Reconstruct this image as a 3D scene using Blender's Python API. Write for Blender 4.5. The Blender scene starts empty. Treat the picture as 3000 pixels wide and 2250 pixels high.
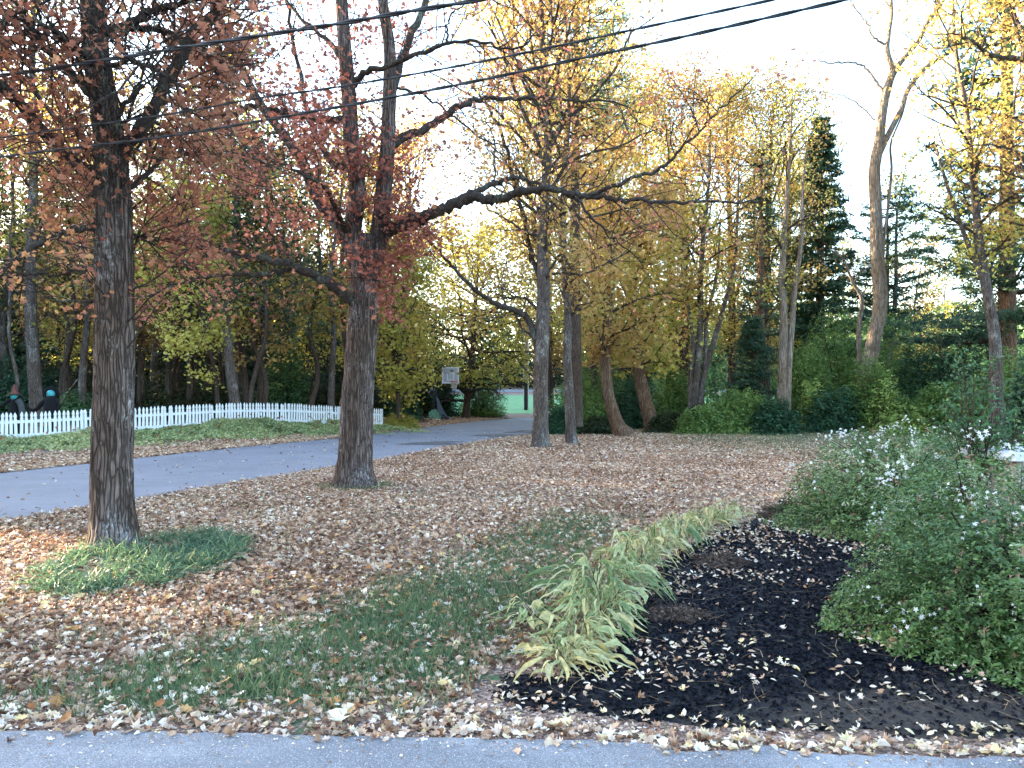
import bpy, math, random
import numpy as np
from mathutils import Vector
S = bpy.context.scene
COL = S.collection
rad = math.radians
# ------------------------------------------------------------------ camera, sky, sun, exposure
F = 2254.0; HY = 1160.0; CAMZ = 1.65          # focal length and horizon of the photograph (3000 px wide)
cd = bpy.data.cameras.new('camera'); cam = bpy.data.objects.new('camera', cd); COL.objects.link(cam)
cam.location = (0, 0, CAMZ); cam.rotation_euler = (rad(90), 0, 0)
cd.sensor_width = 36; cd.lens = 36*F/3000; cd.shift_y = (HY-1125)/3000
cd.clip_start = .1; cd.clip_end = 2000
S.camera = cam
SUN_EL = 10.0
SDIR = np.array([-.92, .39]); SDIR /= np.linalg.norm(SDIR)
SV = np.array([SDIR[0]*math.cos(rad(SUN_EL)), SDIR[1]*math.cos(rad(SUN_EL)), math.sin(rad(SUN_EL))])   # towards the sun
w = bpy.data.worlds.new('World'); S.world = w; w.use_nodes = True
nt = w.node_tree; bg = nt.nodes['Background']
sky = nt.nodes.new('ShaderNodeTexSky'); sky.sky_type = 'NISHITA'; sky.sun_disc = False
sky.sun_elevation = rad(SUN_EL); sky.sun_rotation = math.atan2(SV[0], SV[1])
sky.air_density = 1.0; sky.dust_density = 2.5; sky.ozone_density = 1.6
nt.links.new(sky.outputs[0], bg.inputs[0]); bg.inputs[1].default_value = 0.15
sl = bpy.data.lights.new('sun', 'SUN'); so = bpy.data.objects.new('sun', sl); COL.objects.link(so)
sl.energy = 5.0; sl.angle = rad(.5); sl.color = (1.0, .82, .54)
so.rotation_euler = Vector(-Vector(SV)).to_track_quat('-Z', 'Y').to_euler()
S.view_settings.view_transform = 'Standard'; S.view_settings.look = 'None'
S.view_settings.gamma = 1; S.view_settings.exposure = 3.6
S.cycles.max_bounces = 6; S.cycles.diffuse_bounces = 3; S.cycles.transmission_bounces = 4
S.cycles.glossy_bounces = 2; S.cycles.transparent_max_bounces = 4; S.cycles.use_denoising = True
try: S.cycles.caustics_reflective = False; S.cycles.caustics_refractive = False
except Exception: pass

# ------------------------------------------------------------------ helpers
def Wp(px, py, Y): return np.array([(px-1500)/F*Y, Y, CAMZ+(HY-py)/F*Y])
def Gp(px, py):
    Y = F*CAMZ/(py-HY); return np.array([(px-1500)/F*Y, Y, 0.0])
def pr(P):
    P = np.asarray(P); return P[..., 0]/P[..., 1]*F+1500, HY-(P[..., 2]-CAMZ)/P[..., 1]*F
def sst(a, b, x):
    t = np.clip((np.asarray(x, float)-a)/(b-a), 0, 1); return t*t*(3-2*t)
def vn(x, y, seed=0):
    x = np.asarray(x, float); y = np.asarray(y, float)
    xi = np.floor(x); yi = np.floor(y); fx = x-xi; fy = y-yi
    fx = fx*fx*(3-2*fx); fy = fy*fy*(3-2*fy)
    h = lambda a, b: np.modf(np.abs(np.sin(a*127.1+b*311.7+seed*74.7)*43758.5453))[0]
    return (h(xi, yi)*(1-fx)+h(xi+1, yi)*fx)*(1-fy)+(h(xi, yi+1)*(1-fx)+h(xi+1, yi+1)*fx)*fy
def fbm(x, y, seed=0, o=3): return sum(vn(np.asarray(x)*2**k, np.asarray(y)*2**k, seed+k)/2**k for k in range(o))/(2-2**(1-o))
def inpoly(x, y, poly):
    x = np.asarray(x); y = np.asarray(y); r = np.zeros(x.shape, bool); n = len(poly)
    for i in range(n):
        x1, y1 = poly[i][:2]; x2, y2 = poly[(i+1) % n][:2]
        if y1 == y2: continue
        c = ((y1 > y) != (y2 > y)) & (x < (x2-x1)*(y-y1)/(y2-y1)+x1); r ^= c
    return r
def mesh(name, V, faces, mat, parent=None, attr=None, smooth=False):
    """V (n,3); faces: (m,k) int array or list of such arrays."""
    V = np.asarray(V, np.float32)
    if not isinstance(faces, list): faces = [faces]
    faces = [np.asarray(f, np.int32) for f in faces if len(f)]
    me = bpy.data.meshes.new(name)
    me.vertices.add(len(V)); me.vertices.foreach_set('co', V.ravel())
    li = np.concatenate([f.ravel() for f in faces]); st = []; s0 = 0
    for f in faces:
        st.append(s0+np.arange(len(f))*f.shape[1]); s0 += f.size
    st = np.concatenate(st).astype(np.int32)
    me.loops.add(len(li)); me.loops.foreach_set('vertex_index', li)
    me.polygons.add(len(st)); me.polygons.foreach_set('loop_start', st)
    if attr is not None:
        a = me.attributes.new('r', 'FLOAT', 'POINT'); a.data.foreach_set('value', np.asarray(attr, np.float32))
    me.polygons.foreach_set('use_smooth', np.full(len(st), bool(smooth)))
    me.update(calc_edges=True)
    me.materials.append(mat)
    o = bpy.data.objects.new(name, me); COL.objects.link(o)
    if parent is not None: o.parent = parent
    return o
def pym(name, V, F_, mat, parent=None, smooth=False):
    me = bpy.data.meshes.new(name); me.from_pydata([tuple(map(float, v)) for v in V], [], [tuple(f) for f in F_]); me.update()
    if smooth: me.polygons.foreach_set('use_smooth', [True]*len(me.polygons))
    me.materials.append(mat); o = bpy.data.objects.new(name, me); COL.objects.link(o)
    if parent is not None: o.parent = parent
    return o
def tag(o, label=None, cat=None, group=None, kind=None):
    if label: o['label'] = label
    if cat: o['category'] = cat
    if group: o['group'] = group
    if kind: o['kind'] = kind
    return o
def empty(name, loc=(0, 0, 0), rz=0, **k):
    o = bpy.data.objects.new(name, None); COL.objects.link(o); o.location = tuple(map(float, loc)); o.rotation_euler = (0, 0, rz)
    tag(o, **k); return o
def copy_tree(o, parent=None):
    c = o.copy(); COL.objects.link(c); c.parent = parent
    for ch in [x for x in bpy.data.objects if x.parent == o]: copy_tree(ch, c)
    return c

# ------------------------------------------------------------------ materials
def nm(name):
    m = bpy.data.materials.new(name); m.use_nodes = True
    t = m.node_tree; b = t.nodes['Principled BSDF']; return m, t, b
def node(t, typ, **k):
    n = t.nodes.new(typ)
    for a, v in k.items(): setattr(n, a, v)
    return n
def ramp(t, fac, stops, interp='LINEAR'):
    n = node(t, 'ShaderNodeValToRGB'); r = n.color_ramp; r.interpolation = interp
    while len(r.elements) < len(stops): r.elements.new(.5)
    for e, (p, c) in zip(r.elements, stops): e.position = p; e.color = (*c, 1)
    t.links.new(fac, n.inputs[0]); return n.outputs[0]
def coords(t, scale=(1, 1, 1), kind='Object'):
    c = node(t, 'ShaderNodeTexCoord'); m = node(t, 'ShaderNodeMapping'); m.inputs['Scale'].default_value = scale
    t.links.new(c.outputs[kind], m.inputs[0]); return m.outputs[0]
def noise(t, vec, sc, det=4, rough=.6):
    n = node(t, 'ShaderNodeTexNoise'); n.inputs['Scale'].default_value = sc; n.inputs['Detail'].default_value = det
    n.inputs['Roughness'].default_value = rough; t.links.new(vec, n.inputs['Vector']); return n.outputs[0]
def mixc(t, f, a, b):
    n = node(t, 'ShaderNodeMix', data_type='RGBA')
    for i, v in ((0, f), (6, a), (7, b)):
        if hasattr(v, 'is_linked') or hasattr(v, 'links'): t.links.new(v, n.inputs[i])
        elif i == 0: n.inputs[0].default_value = v
        else: n.inputs[i].default_value = (*v, 1)
    return n.outputs[2]
def bump(t, b, h, strength, dist):
    n = node(t, 'ShaderNodeBump'); n.inputs['Strength'].default_value = strength; n.inputs['Distance'].default_value = dist
    t.links.new(h, n.inputs['Height']); t.links.new(n.outputs[0], b.inputs['Normal'])
def plain(name, col, rough=.6, var=.15, sc=8, metal=0, bmp=0):
    m, t, b = nm(name); v = coords(t); n = noise(t, v, sc)
    c = ramp(t, n, [(.3, tuple(x*(1-var) for x in col)), (.7, tuple(min(1, x*(1+var)) for x in col))])
    t.links.new(c, b.inputs['Base Color']); b.inputs['Roughness'].default_value = rough; b.inputs['Metallic'].default_value = metal
    if bmp: bump(t, b, n, .5, bmp)
    return m
def leafmat(name, stops, trans=.4, rough=.55, spec=.25):
    m, t, b = nm(name)
    a = node(t, 'ShaderNodeAttribute', attribute_name='r')
    c = ramp(t, a.outputs['Fac'], stops)
    v = coords(t); n = noise(t, v, 30, 2)
    hsv = node(t, 'ShaderNodeHueSaturation'); mr = node(t, 'ShaderNodeMapRange'); mr.inputs[1].default_value = .3; mr.inputs[2].default_value = .7
    mr.inputs[3].default_value = .75; mr.inputs[4].default_value = 1.25
    t.links.new(n, mr.inputs[0]); t.links.new(mr.outputs[0], hsv.inputs['Value']); t.links.new(c, hsv.inputs['Color'])
    c = hsv.outputs[0]
    t.links.new(c, b.inputs['Base Color']); b.inputs['Roughness'].default_value = rough
    b.inputs['Specular IOR Level'].default_value = spec
    if trans > 0:
        tr = node(t, 'ShaderNodeBsdfTranslucent'); t.links.new(c, tr.inputs[0])
        mx = node(t, 'ShaderNodeMixShader'); mx.inputs[0].default_value = trans
        t.links.new(b.outputs[0], mx.inputs[1]); t.links.new(tr.outputs[0], mx.inputs[2])
        t.links.new(mx.outputs[0], t.nodes['Material Output'].inputs[0])
    return m
def barkmat(name, dark, light, lichen=(.35, .38, .33), lam=.5, sc=1.0, zs=.14, dist=.02, fur=0.0):
    m, t, b = nm(name)
    v = coords(t, (1, 1, zs))
    n1 = noise(t, v, 26*sc, 6, .7)
    c = ramp(t, n1, [(.34, dark), (.62, light)])
    h = n1
    if fur:
        # vertical plates divided by wandering furrows
        wn = node(t, 'ShaderNodeTexNoise'); wn.inputs['Scale'].default_value = 5; t.links.new(coords(t, (1, 1, .5)), wn.inputs['Vector'])
        wa = node(t, 'ShaderNodeVectorMath', operation='MULTIPLY_ADD'); t.links.new(wn.outputs['Color'], wa.inputs[0]); wa.inputs[1].default_value = (.07, .07, .12); t.links.new(coords(t, (1, 1, .05)), wa.inputs[2])
        vo = node(t, 'ShaderNodeTexVoronoi', feature='DISTANCE_TO_EDGE'); vo.inputs['Scale'].default_value = fur; t.links.new(wa.outputs[0], vo.inputs['Vector'])
        fu = ramp(t, vo.outputs['Distance'], [(.0, (.15, .15, .15)), (.14, (.8, .8, .8)), (.4, (1, 1, 1))])
        c = mixc(t, fu, tuple(x*.6 for x in dark), c)
        hm = node(t, 'ShaderNodeMath', operation='MULTIPLY_ADD'); hm.inputs[1].default_value = .35; t.links.new(n1, hm.inputs[0]); t.links.new(fu, hm.inputs[2]); h = hm.outputs[0]
    v2 = coords(t, (1, 1, .5)); n2 = noise(t, v2, 3.2*sc, 5, .65)
    n3 = noise(t, coords(t, (1, 1, .4)), 38*sc, 6, .8)
    mu = node(t, 'ShaderNodeMath', operation='MULTIPLY'); t.links.new(n2, mu.inputs[0]); t.links.new(n3, mu.inputs[1])
    lf = ramp(t, mu.outputs[0], [(.36-.14*lam, (0, 0, 0)), (.46-.14*lam, (1, 1, 1))])
    c = mixc(t, lf, c, lichen)
    n4 = noise(t, coords(t, (1, 1, .35)), 1.6, 3); tint = ramp(t, n4, [(.4, (.85, .74, .66)), (.6, (1.05, 1.05, 1.1))])
    mm = node(t, 'ShaderNodeMix', data_type='RGBA', blend_type='MULTIPLY'); mm.inputs[0].default_value = .8
    t.links.new(c, mm.inputs[6]); t.links.new(tint, mm.inputs[7])
    t.links.new(mm.outputs[2], b.inputs['Base Color']); b.inputs['Roughness'].default_value = .95; b.inputs['Specular IOR Level'].default_value = .1
    bump(t, b, h, 1.0, dist)
    return m
M = {}
M['bark_maple'] = barkmat('maple_bark', (.06, .045, .038), (.215, .165, .145), (.40, .39, .38), .47, dist=.03, fur=24)
M['bark_grey'] = barkmat('grey_bark', (.06, .05, .045), (.20, .165, .145), (.38, .38, .34), .52, zs=.25, dist=.015, fur=26)
M['bark_dark'] = barkmat('dark_bark', (.028, .02, .016), (.10, .075, .06), (.2, .2, .16), .3, zs=.25, dist=.02)
M['bark_warm'] = barkmat('warm_bark', (.09, .055, .035), (.27, .18, .125), (.3, .27, .2), .3, dist=.03, fur=16)
M['bark_pale'] = barkmat('pale_bark', (.15, .12, .09), (.40, .33, .27), (.4, .4, .34), .35, dist=.03, fur=15)
M['branch'] = barkmat('branch_bark', (.022, .017, .015), (.07, .057, .05), (.19, .23, .17), .46, zs=1, dist=.005)
R_ = lambda *c: [(i/(len(c)-1), x) for i, x in enumerate(c)]
M['leaf_red'] = leafmat('red_maple_leaf', R_((.22, .08, .055), (.34, .14, .09), (.46, .21, .125), (.56, .33, .14)), .58)
M['leaf_crimson'] = leafmat('crimson_leaf', R_((.22, .07, .05), (.34, .12, .085), (.46, .18, .12), (.54, .32, .14)), .58)
M['leaf_orange'] = leafmat('orange_leaf', R_((.27, .15, .06), (.45, .27, .09), (.54, .39, .13), (.42, .42, .14)), .45)
M['leaf_yellow'] = leafmat('yellow_leaf', R_((.34, .32, .07), (.55, .48, .10), (.68, .62, .18), (.55, .36, .10)), .45)
M['leaf_olive'] = leafmat('olive_gold_leaf', R_((.22, .22, .05), (.38, .35, .07), (.5, .43, .1), (.5, .34, .09)), .45)
M['leaf_mixed'] = leafmat('mixed_leaf', R_((.06, .1, .03), (.2, .22, .05), (.42, .34, .07), (.4, .19, .06)), .4)
M['leaf_green'] = leafmat('green_leaf', R_((.04, .09, .045), (.08, .17, .07), (.13, .24, .09), (.28, .34, .09)), .35)
M['leaf_deep'] = leafmat('deep_green_leaf', R_((.02, .055, .035), (.035, .095, .05), (.06, .13, .06), (.1, .17, .08)), .2)
M['leaf_dark'] = leafmat('woods_leaf', R_((.012, .02, .01), (.025, .04, .018), (.05, .07, .025), (.13, .12, .035)), .25)
M['needle'] = leafmat('pine_needle', R_((.025, .06, .045), (.05, .10, .065), (.08, .15, .08), (.17, .18, .07)), .35)
M['leaf_bush'] = leafmat('bush_leaf', R_((.035, .08, .022), (.08, .15, .035), (.15, .24, .065), (.44, .49, .29)), .14, .4, .5)
M['litter'] = leafmat('fallen_leaf', R_((.12, .055, .03), (.29, .15, .085), (.48, .30, .19), (.63, .47, .35), (.82, .72, .62), (.68, .52, .2)), .1, .6, .3)
M['litter_warm'] = leafmat('orange_fallen_leaf', R_((.25, .09, .03), (.42, .2, .07), (.55, .33, .14), (.6, .45, .2)), .1)
M['grass'] = leafmat('grass_blade', R_((.055, .085, .045), (.095, .145, .065), (.16, .21, .095), (.30, .30, .16)), .3)
M['strap'] = leafmat('strap_leaf', R_((.04, .085, .05), (.075, .14, .08), (.14, .22, .11), (.34, .38, .17)), .3)
M['hosta'] = leafmat('hosta_leaf', R_((.10, .17, .07), (.24, .30, .12), (.42, .44, .20), (.58, .54, .30), (.62, .46, .16)), .35)
M['dry'] = leafmat('dry_twig', R_((.05, .03, .022), (.12, .08, .06), (.2, .14, .11)), 0)
M['petal'] = leafmat('white_petal', R_((.80, .78, .74), (.88, .86, .82)), .3)
M['sepal'] = leafmat('pink_sepal', R_((.25, .12, .08), (.4, .22, .16)), .2)
M['mulch_chip'] = leafmat('mulch_chip', R_((.003, .0035, .006), (.007, .008, .013), (.016, .017, .024)), 0, .9, .1)
M['straw'] = leafmat('straw', R_((.25, .15, .08), (.45, .32, .18)), 0)
M['black_cable'] = plain('black_cable', (.012, .012, .014), .5)
M['fence_white'] = plain('white_paint', (.72, .75, .80), .5, .06, 3)
m, t, b = nm('white_paint'); v = coords(t, (6, 6, 1.2)); t.links.new(ramp(t, noise(t, v, 4, 7, .75), [(.32, (.42, .43, .42)), (.47, (.68, .70, .73)), (.6, (.76, .79, .83))]), b.inputs['Base Color']); b.inputs['Roughness'].default_value = .6; M['fence_white'] = m
M['black_cloth'] = plain('black_cloth', (.0012, .0012, .002), 1.0, .4, 5)
M['grey_cloth'] = plain('grey_gauze', (.045, .05, .05), .9, .3, 5)
M['teal'] = plain('teal_paint', (.03, .27, .29), .5, .1, 10)
M['bone'] = plain('bone_white', (.6, .56, .42), .7)
M['red_cloth'] = plain('dull_red', (.12, .04, .03), .9)
M['steel_dark'] = plain('dark_steel', (.012, .013, .018), .45, metal=0)
M['panel_grey'] = plain('blue_grey_plastic', (.09, .11, .16), .6, .1, 4)
M['acrylic'] = plain('smoky_acrylic', (.5, .54, .64), .25, .05, 3)
M['white'] = plain('white_plastic', (.82, .84, .88), .5, .04)
M['orange_rim'] = plain('orange_rim', (.75, .12, .05), .45)
M['net'] = plain('net_cord', (.7, .72, .72), .8)
M['green_tarp'] = plain('green_tarp', (.10, .25, .17), .7, .5, 6, bmp=.03)
M['pole_wood'] = plain('pole_wood', (.14, .10, .075), .9, .3, 12)
M['pole_dark'] = plain('creosote_wood', (.03, .018, .014), .9, .3, 12)
M['metal_grey'] = plain('galvanised', (.5, .52, .55), .45, .1)
M['hollow'] = plain('dark_opening', (.01, .01, .012), .9)

def lawnmat(name, green_by_attr=True):
    m, t, b = nm(name)
    v = coords(t)
    vo = node(t, 'ShaderNodeTexVoronoi'); vo.inputs['Scale'].default_value = 55; t.links.new(v, vo.inputs['Vector'])
    sp = node(t, 'ShaderNodeSeparateColor'); t.links.new(vo.outputs['Color'], sp.inputs[0])
    lc = ramp(t, sp.outputs[0], R_((.06, .035, .025), (.12, .07, .05), (.2, .12, .085), (.3, .2, .15), (.42, .32, .27)))
    g = ramp(t, noise(t, v, 60, 4), [(.35, (.03, .06, .025)), (.6, (.08, .14, .055)), (.75, (.16, .17, .08))])
    at = node(t, 'ShaderNodeAttribute', attribute_name='r')
    ad = node(t, 'ShaderNodeMath', operation='ADD'); t.links.new(at.outputs['Fac'], ad.inputs[0])
    n = noise(t, v, 3.5, 6, .75); s = node(t, 'ShaderNodeMath', operation='MULTIPLY_ADD'); s.inputs[1].default_value = 1.6; s.inputs[2].default_value = -.8
    t.links.new(n, s.inputs[0]); t.links.new(s.outputs[0], ad.inputs[1])
    f = ramp(t, ad.outputs[0], [(.42, (0, 0, 0)), (.58, (1, 1, 1))])
    c = mixc(t, f, lc, g)
    t.links.new(c, b.inputs['Base Color']); b.inputs['Roughness'].default_value = .95
    bump(t, b, vo.outputs['Distance'], .6, .03)
    return m
M['lawn'] = lawnmat('lawn_ground')
def asphalt(name, dark, light, speck, sc=1.0):
    m, t, b = nm(name); v = coords(t)
    n1 = noise(t, v, .9*sc, 5, .6); n2 = noise(t, v, 170*sc, 2, .5)
    n0 = noise(t, coords(t, (.5, 1.4, 1)), 3.1*sc, 8, .75); ad = node(t, 'ShaderNodeMath', operation='MULTIPLY_ADD'); ad.inputs[1].default_value = .5; hf = node(t, 'ShaderNodeMath', operation='MULTIPLY'); hf.inputs[1].default_value = .5; t.links.new(n1, hf.inputs[0]); t.links.new(n0, ad.inputs[0]); t.links.new(hf.outputs[0], ad.inputs[2])
    c = ramp(t, ad.outputs[0], [(.38, tuple(x*.82 for x in dark)), (.5, dark), (.62, light)])
    f = ramp(t, n2, [(.60, (0, 0, 0)), (.70, (1, 1, 1))])
    f2 = ramp(t, n2, [(.32, (1, 1, 1)), (.42, (0, 0, 0))])
    c = mixc(t, f, c, speck); c = mixc(t, f2, c, tuple(x*.45 for x in dark))
    # fine irregular cracks and worn streaks
    wv = noise(t, coords(t, (1, .25, 1)), 2.2*sc, 6, .7); cr = ramp(t, wv, [(.495, (0, 0, 0)), (.5, (1, 1, 1)), (.505, (0, 0, 0))])
    mu = node(t, 'ShaderNodeMath', operation='MULTIPLY'); mu.inputs[1].default_value = .35; t.links.new(cr, mu.inputs[0])
    c = mixc(t, mu.outputs[0], c, (.03, .03, .032))
    t.links.new(c, b.inputs['Base Color']); b.inputs['Roughness'].default_value = .75; b.inputs['Specular IOR Level'].default_value = .35
    bump(t, b, n2, .5, .006)
    return m
M['road'] = asphalt('road_asphalt', (.17, .18, .215), (.205, .215, .255), (.23, .24, .28), .6)
M['drive'] = asphalt('driveway_asphalt', (.19, .195, .21), (.27, .275, .29), (.55, .55, .58))
m, t, b = nm('mulch_soil'); v = coords(t); n1 = noise(t, v, 45, 6, .7)
at = node(t, 'ShaderNodeAttribute', attribute_name='r')
c1 = ramp(t, n1, [(.35, (.002, .0025, .004)), (.65, (.009, .010, .015))]); c2 = ramp(t, n1, [(.35, (.02, .015, .012)), (.65, (.08, .06, .05))])
t.links.new(mixc(t, at.outputs['Fac'], c1, c2), b.inputs['Base Color']); b.inputs['Roughness'].default_value = .95; bump(t, b, n1, 1, .03); M['mulch'] = m
m, t, b = nm('stone_block'); v = coords(t); n1 = noise(t, v, 14, 6, .7)
at = node(t, 'ShaderNodeAttribute', attribute_name='r')
c1 = ramp(t, at.outputs['Fac'], R_((.30, .26, .22), (.42, .38, .33), (.5, .47, .43), (.36, .3, .26))); c2 = ramp(t, n1, [(.35, (.55, .5, .45)), (.65, (1, 1, 1))])
mm = node(t, 'ShaderNodeMix', data_type='RGBA', blend_type='MULTIPLY'); mm.inputs[0].default_value = .8
t.links.new(c1, mm.inputs[6]); t.links.new(c2, mm.inputs[7]); t.links.new(mm.outputs[2], b.inputs['Base Color']); b.inputs['Roughness'].default_value = .9; bump(t, b, n1, .8, .02); M['stone'] = m
M['cap'] = plain('bluestone_cap', (.55, .57, .62), .8, .12, 6, bmp=.01)
M['mortar'] = plain('dark_joint', (.07, .06, .055), .95)

# ------------------------------------------------------------------ leaves
TM = {}
def _t(v, f): return np.array(v, float), np.array(f, int)
ml = [(0, -.5), (.16, -.3), (.42, -.34), (.36, -.08), (.52, .12), (.26, .14), (.3, .34), (.12, .26), (0, .55), (-.12, .26), (-.3, .34), (-.26, .14), (-.52, .12), (-.36, -.08), (-.42, -.34), (-.16, -.3)]
TM['maple'] = _t([(0, 0, -.06)]+[(x, y, .22*(x*x+y*y)) for x, y in ml], [(0, i+1, (i+1) % 16+1) for i in range(16)])
ms = [(0, -.5), (.42, -.3), (.22, 0), (.5, .2), (.18, .2), (0, .55), (-.18, .2), (-.5, .2), (-.22, 0), (-.42, -.3)]
TM['lobed'] = _t([(0, 0, -.05)]+[(x, y, .2*(x*x+y*y)) for x, y in ms], [(0, i+1, (i+1) % 10+1) for i in range(10)])
TM['oval'] = _t([(0, -.5, 0), (.2, -.22, .06), (.22, .15, .06), (0, .55, -.03), (-.22, .15, .06), (-.2, -.22, .06)], [(0, 1, 2, 3), (0, 3, 4, 5)])
TM['diamond'] = _t([(0, -.5, 0), (.36, 0, .1), (0, .5, 0), (-.36, 0, .1)], [(0, 1, 2, 3)])
TM['needle'] = _t([(-.06, -.5, 0), (.06, -.5, 0), (.02, .5, .05), (-.02, .5, .05)], [(0, 1, 2, 3)])
TM['strap'] = _t([(-.022, 0, 0), (.022, 0, 0), (.026, .4, .05), (-.026, .4, .05), (.02, .75, .02), (-.02, .75, .02), (.003, 1, -.14), (-.003, 1, -.14)], [(0, 1, 2, 3), (3, 2, 4, 5), (5, 4, 6, 7)])
TM['straw'] = _t([(-.006, -.5, 0), (.008, -.5, 0), (.10, 0, .03), (.088, 0, .03), (.006, .5, 0), (-.006, .5, 0)], [(0, 1, 2, 3), (3, 2, 4, 5)])
TM['blade'] = _t([(-.05, 0, 0), (.05, 0, 0), (.04, .5, .06), (-.04, .5, .06), (.008, 1, .28), (-.008, 1, .28)], [(0, 1, 2, 3), (3, 2, 4, 5)])
def leaves(name, P, size, r, tm, mat, parent=None, flat=0.0, rng=None, N=None, T=None, curl=1.0):
    """flat: 0 = any orientation, 1 = facing up. N / T: explicit normals / long axes."""
    P = np.asarray(P, float); n = len(P); rng = rng or np.random.default_rng(1)
    size = np.broadcast_to(np.asarray(size, float), (n,))
    tv, tf = TM[tm]
    if N is None:
        N = rng.normal(size=(n, 3)); N /= np.linalg.norm(N, axis=1)[:, None]+1e-9
        N[:, 2] = np.where(flat > 0, np.abs(N[:, 2]), N[:, 2]); N = N*(1-flat)+np.array([0, 0, 1])*flat
    N = N/(np.linalg.norm(N, axis=1)[:, None]+1e-9)
    if T is None: T = rng.normal(size=(n, 3))
    T = T-(T*N).sum(1)[:, None]*N; T /= np.linalg.norm(T, axis=1)[:, None]+1e-9
    B = np.cross(T, N)
    cz = rng.uniform(.2, 2.2, n)*curl
    s = size[:, None, None]
    V = P[:, None, :]+s*(tv[None, :, 0:1]*B[:, None, :]+tv[None, :, 1:2]*T[:, None, :]+tv[None, :, 2:3]*cz[:, None, None]*N[:, None, :])
    k = len(tv)
    Fc = (tf[None]+(np.arange(n)*k)[:, None, None]).reshape(-1, tf.shape[1])
    return mesh(name, V.reshape(-1, 3), Fc, mat, parent, attr=np.repeat(np.clip(r, 0, 1), k))

# ------------------------------------------------------------------ tubes
def catmull(P, per=6):
    P = np.asarray(P, float)
    if len(P) < 3: 
        t = np.linspace(0, 1, per+1)[:, None]; return P[0]*(1-t)+P[-1]*t
    A = np.vstack([2*P[0]-P[1], P, 2*P[-1]-P[-2]]); out = []
    for i in range(1, len(A)-2):
        t = np.linspace(0, 1, per, endpoint=False)[:, None]
        p0, p1, p2, p3 = A[i-1:i+3]
        out.append(.5*((2*p1)+(-p0+p2)*t+(2*p0-5*p1+4*p2-p3)*t**2+(-p0+3*p1-3*p2+p3)*t**3))
    out.append(P[-1:]); return np.vstack(out)
class Tubes:
    def __init__(s): s.V = []; s.F = []; s.A = []; s.n = 0
    def add(s, P, R, sides=6, ridge=None, cap=True):
        P = np.asarray(P, float); m = len(P); R = np.broadcast_to(np.asarray(R, float), (m,))
        T = np.gradient(P, axis=0); T /= np.linalg.norm(T, axis=1)[:, None]+1e-12
        u = np.cross(T[0], [0, 0, 1.]) if abs(T[0][2]) < .9 else np.cross(T[0], [0, 1., 0]); u /= np.linalg.norm(u)
        U = np.empty_like(P)
        for i in range(m):
            u = u-np.dot(u, T[i])*T[i]; u /= np.linalg.norm(u)+1e-12; U[i] = u
        Bn = np.cross(T, U)
        a = np.arange(sides)/sides*2*math.pi
        rr = R[:, None]*np.ones(sides)
        if ridge is not None: rr = rr+ridge(P, a)
        V = P[:, None]+rr[..., None]*(np.cos(a)[None, :, None]*U[:, None]+np.sin(a)[None, :, None]*Bn[:, None])
        i = np.arange(m-1)[:, None]*sides; j = np.arange(sides)[None]; j2 = (j+1) % sides
        Fc = np.stack([i+j, i+j2, i+sides+j2, i+sides+j], -1).reshape(-1, 4)+s.n
        s.V.append(V.reshape(-1, 3)); s.F.append(Fc); s.n += m*sides
    def build(s, name, mat, parent=None, smooth=True):
        if not s.V: return None
        return mesh(name, np.vstack(s.V), np.vstack(s.F), mat, parent, smooth=smooth)

def barkridge(amp, cells, seed, zf=3.0, flare=0.0):
    def f(P, a):
        z = np.concatenate([[0], np.cumsum(np.linalg.norm(np.diff(P, axis=0), axis=1))])[:, None]
        A = np.broadcast_to(a[None], (len(P), len(a))); Z = np.broadcast_to(z, A.shape)
        def per(k, s, zz):   # seamless noise round the trunk
            w_ = .5-.5*np.cos(np.clip(A/(2*math.pi), 0, 1)*2*math.pi)
            x = A/(2*math.pi)*k
            return vn(x, zz, s)*sst(0, .15, A/(2*math.pi))+vn(x-k, zz, s)*(1-sst(0, .15, A/(2*math.pi)))
        wob = (vn(Z*1.3, Z*0, seed+9)-.5)*.0
        n1 = per(cells, seed, Z*zf+wob); n2 = per(cells*2, seed+5, Z*zf*2.2)
        rdg = 1-np.abs(n1*2-1)
        fl = flare*np.exp(-Z/.16)*(.35+.65*np.clip(np.sin(A*3+seed)+.6*np.sin(A*5+seed*2), 0, 1.5)) if flare else 0
        return amp*(rdg*.9+n2*.5-.7)+fl
    return f

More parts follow.
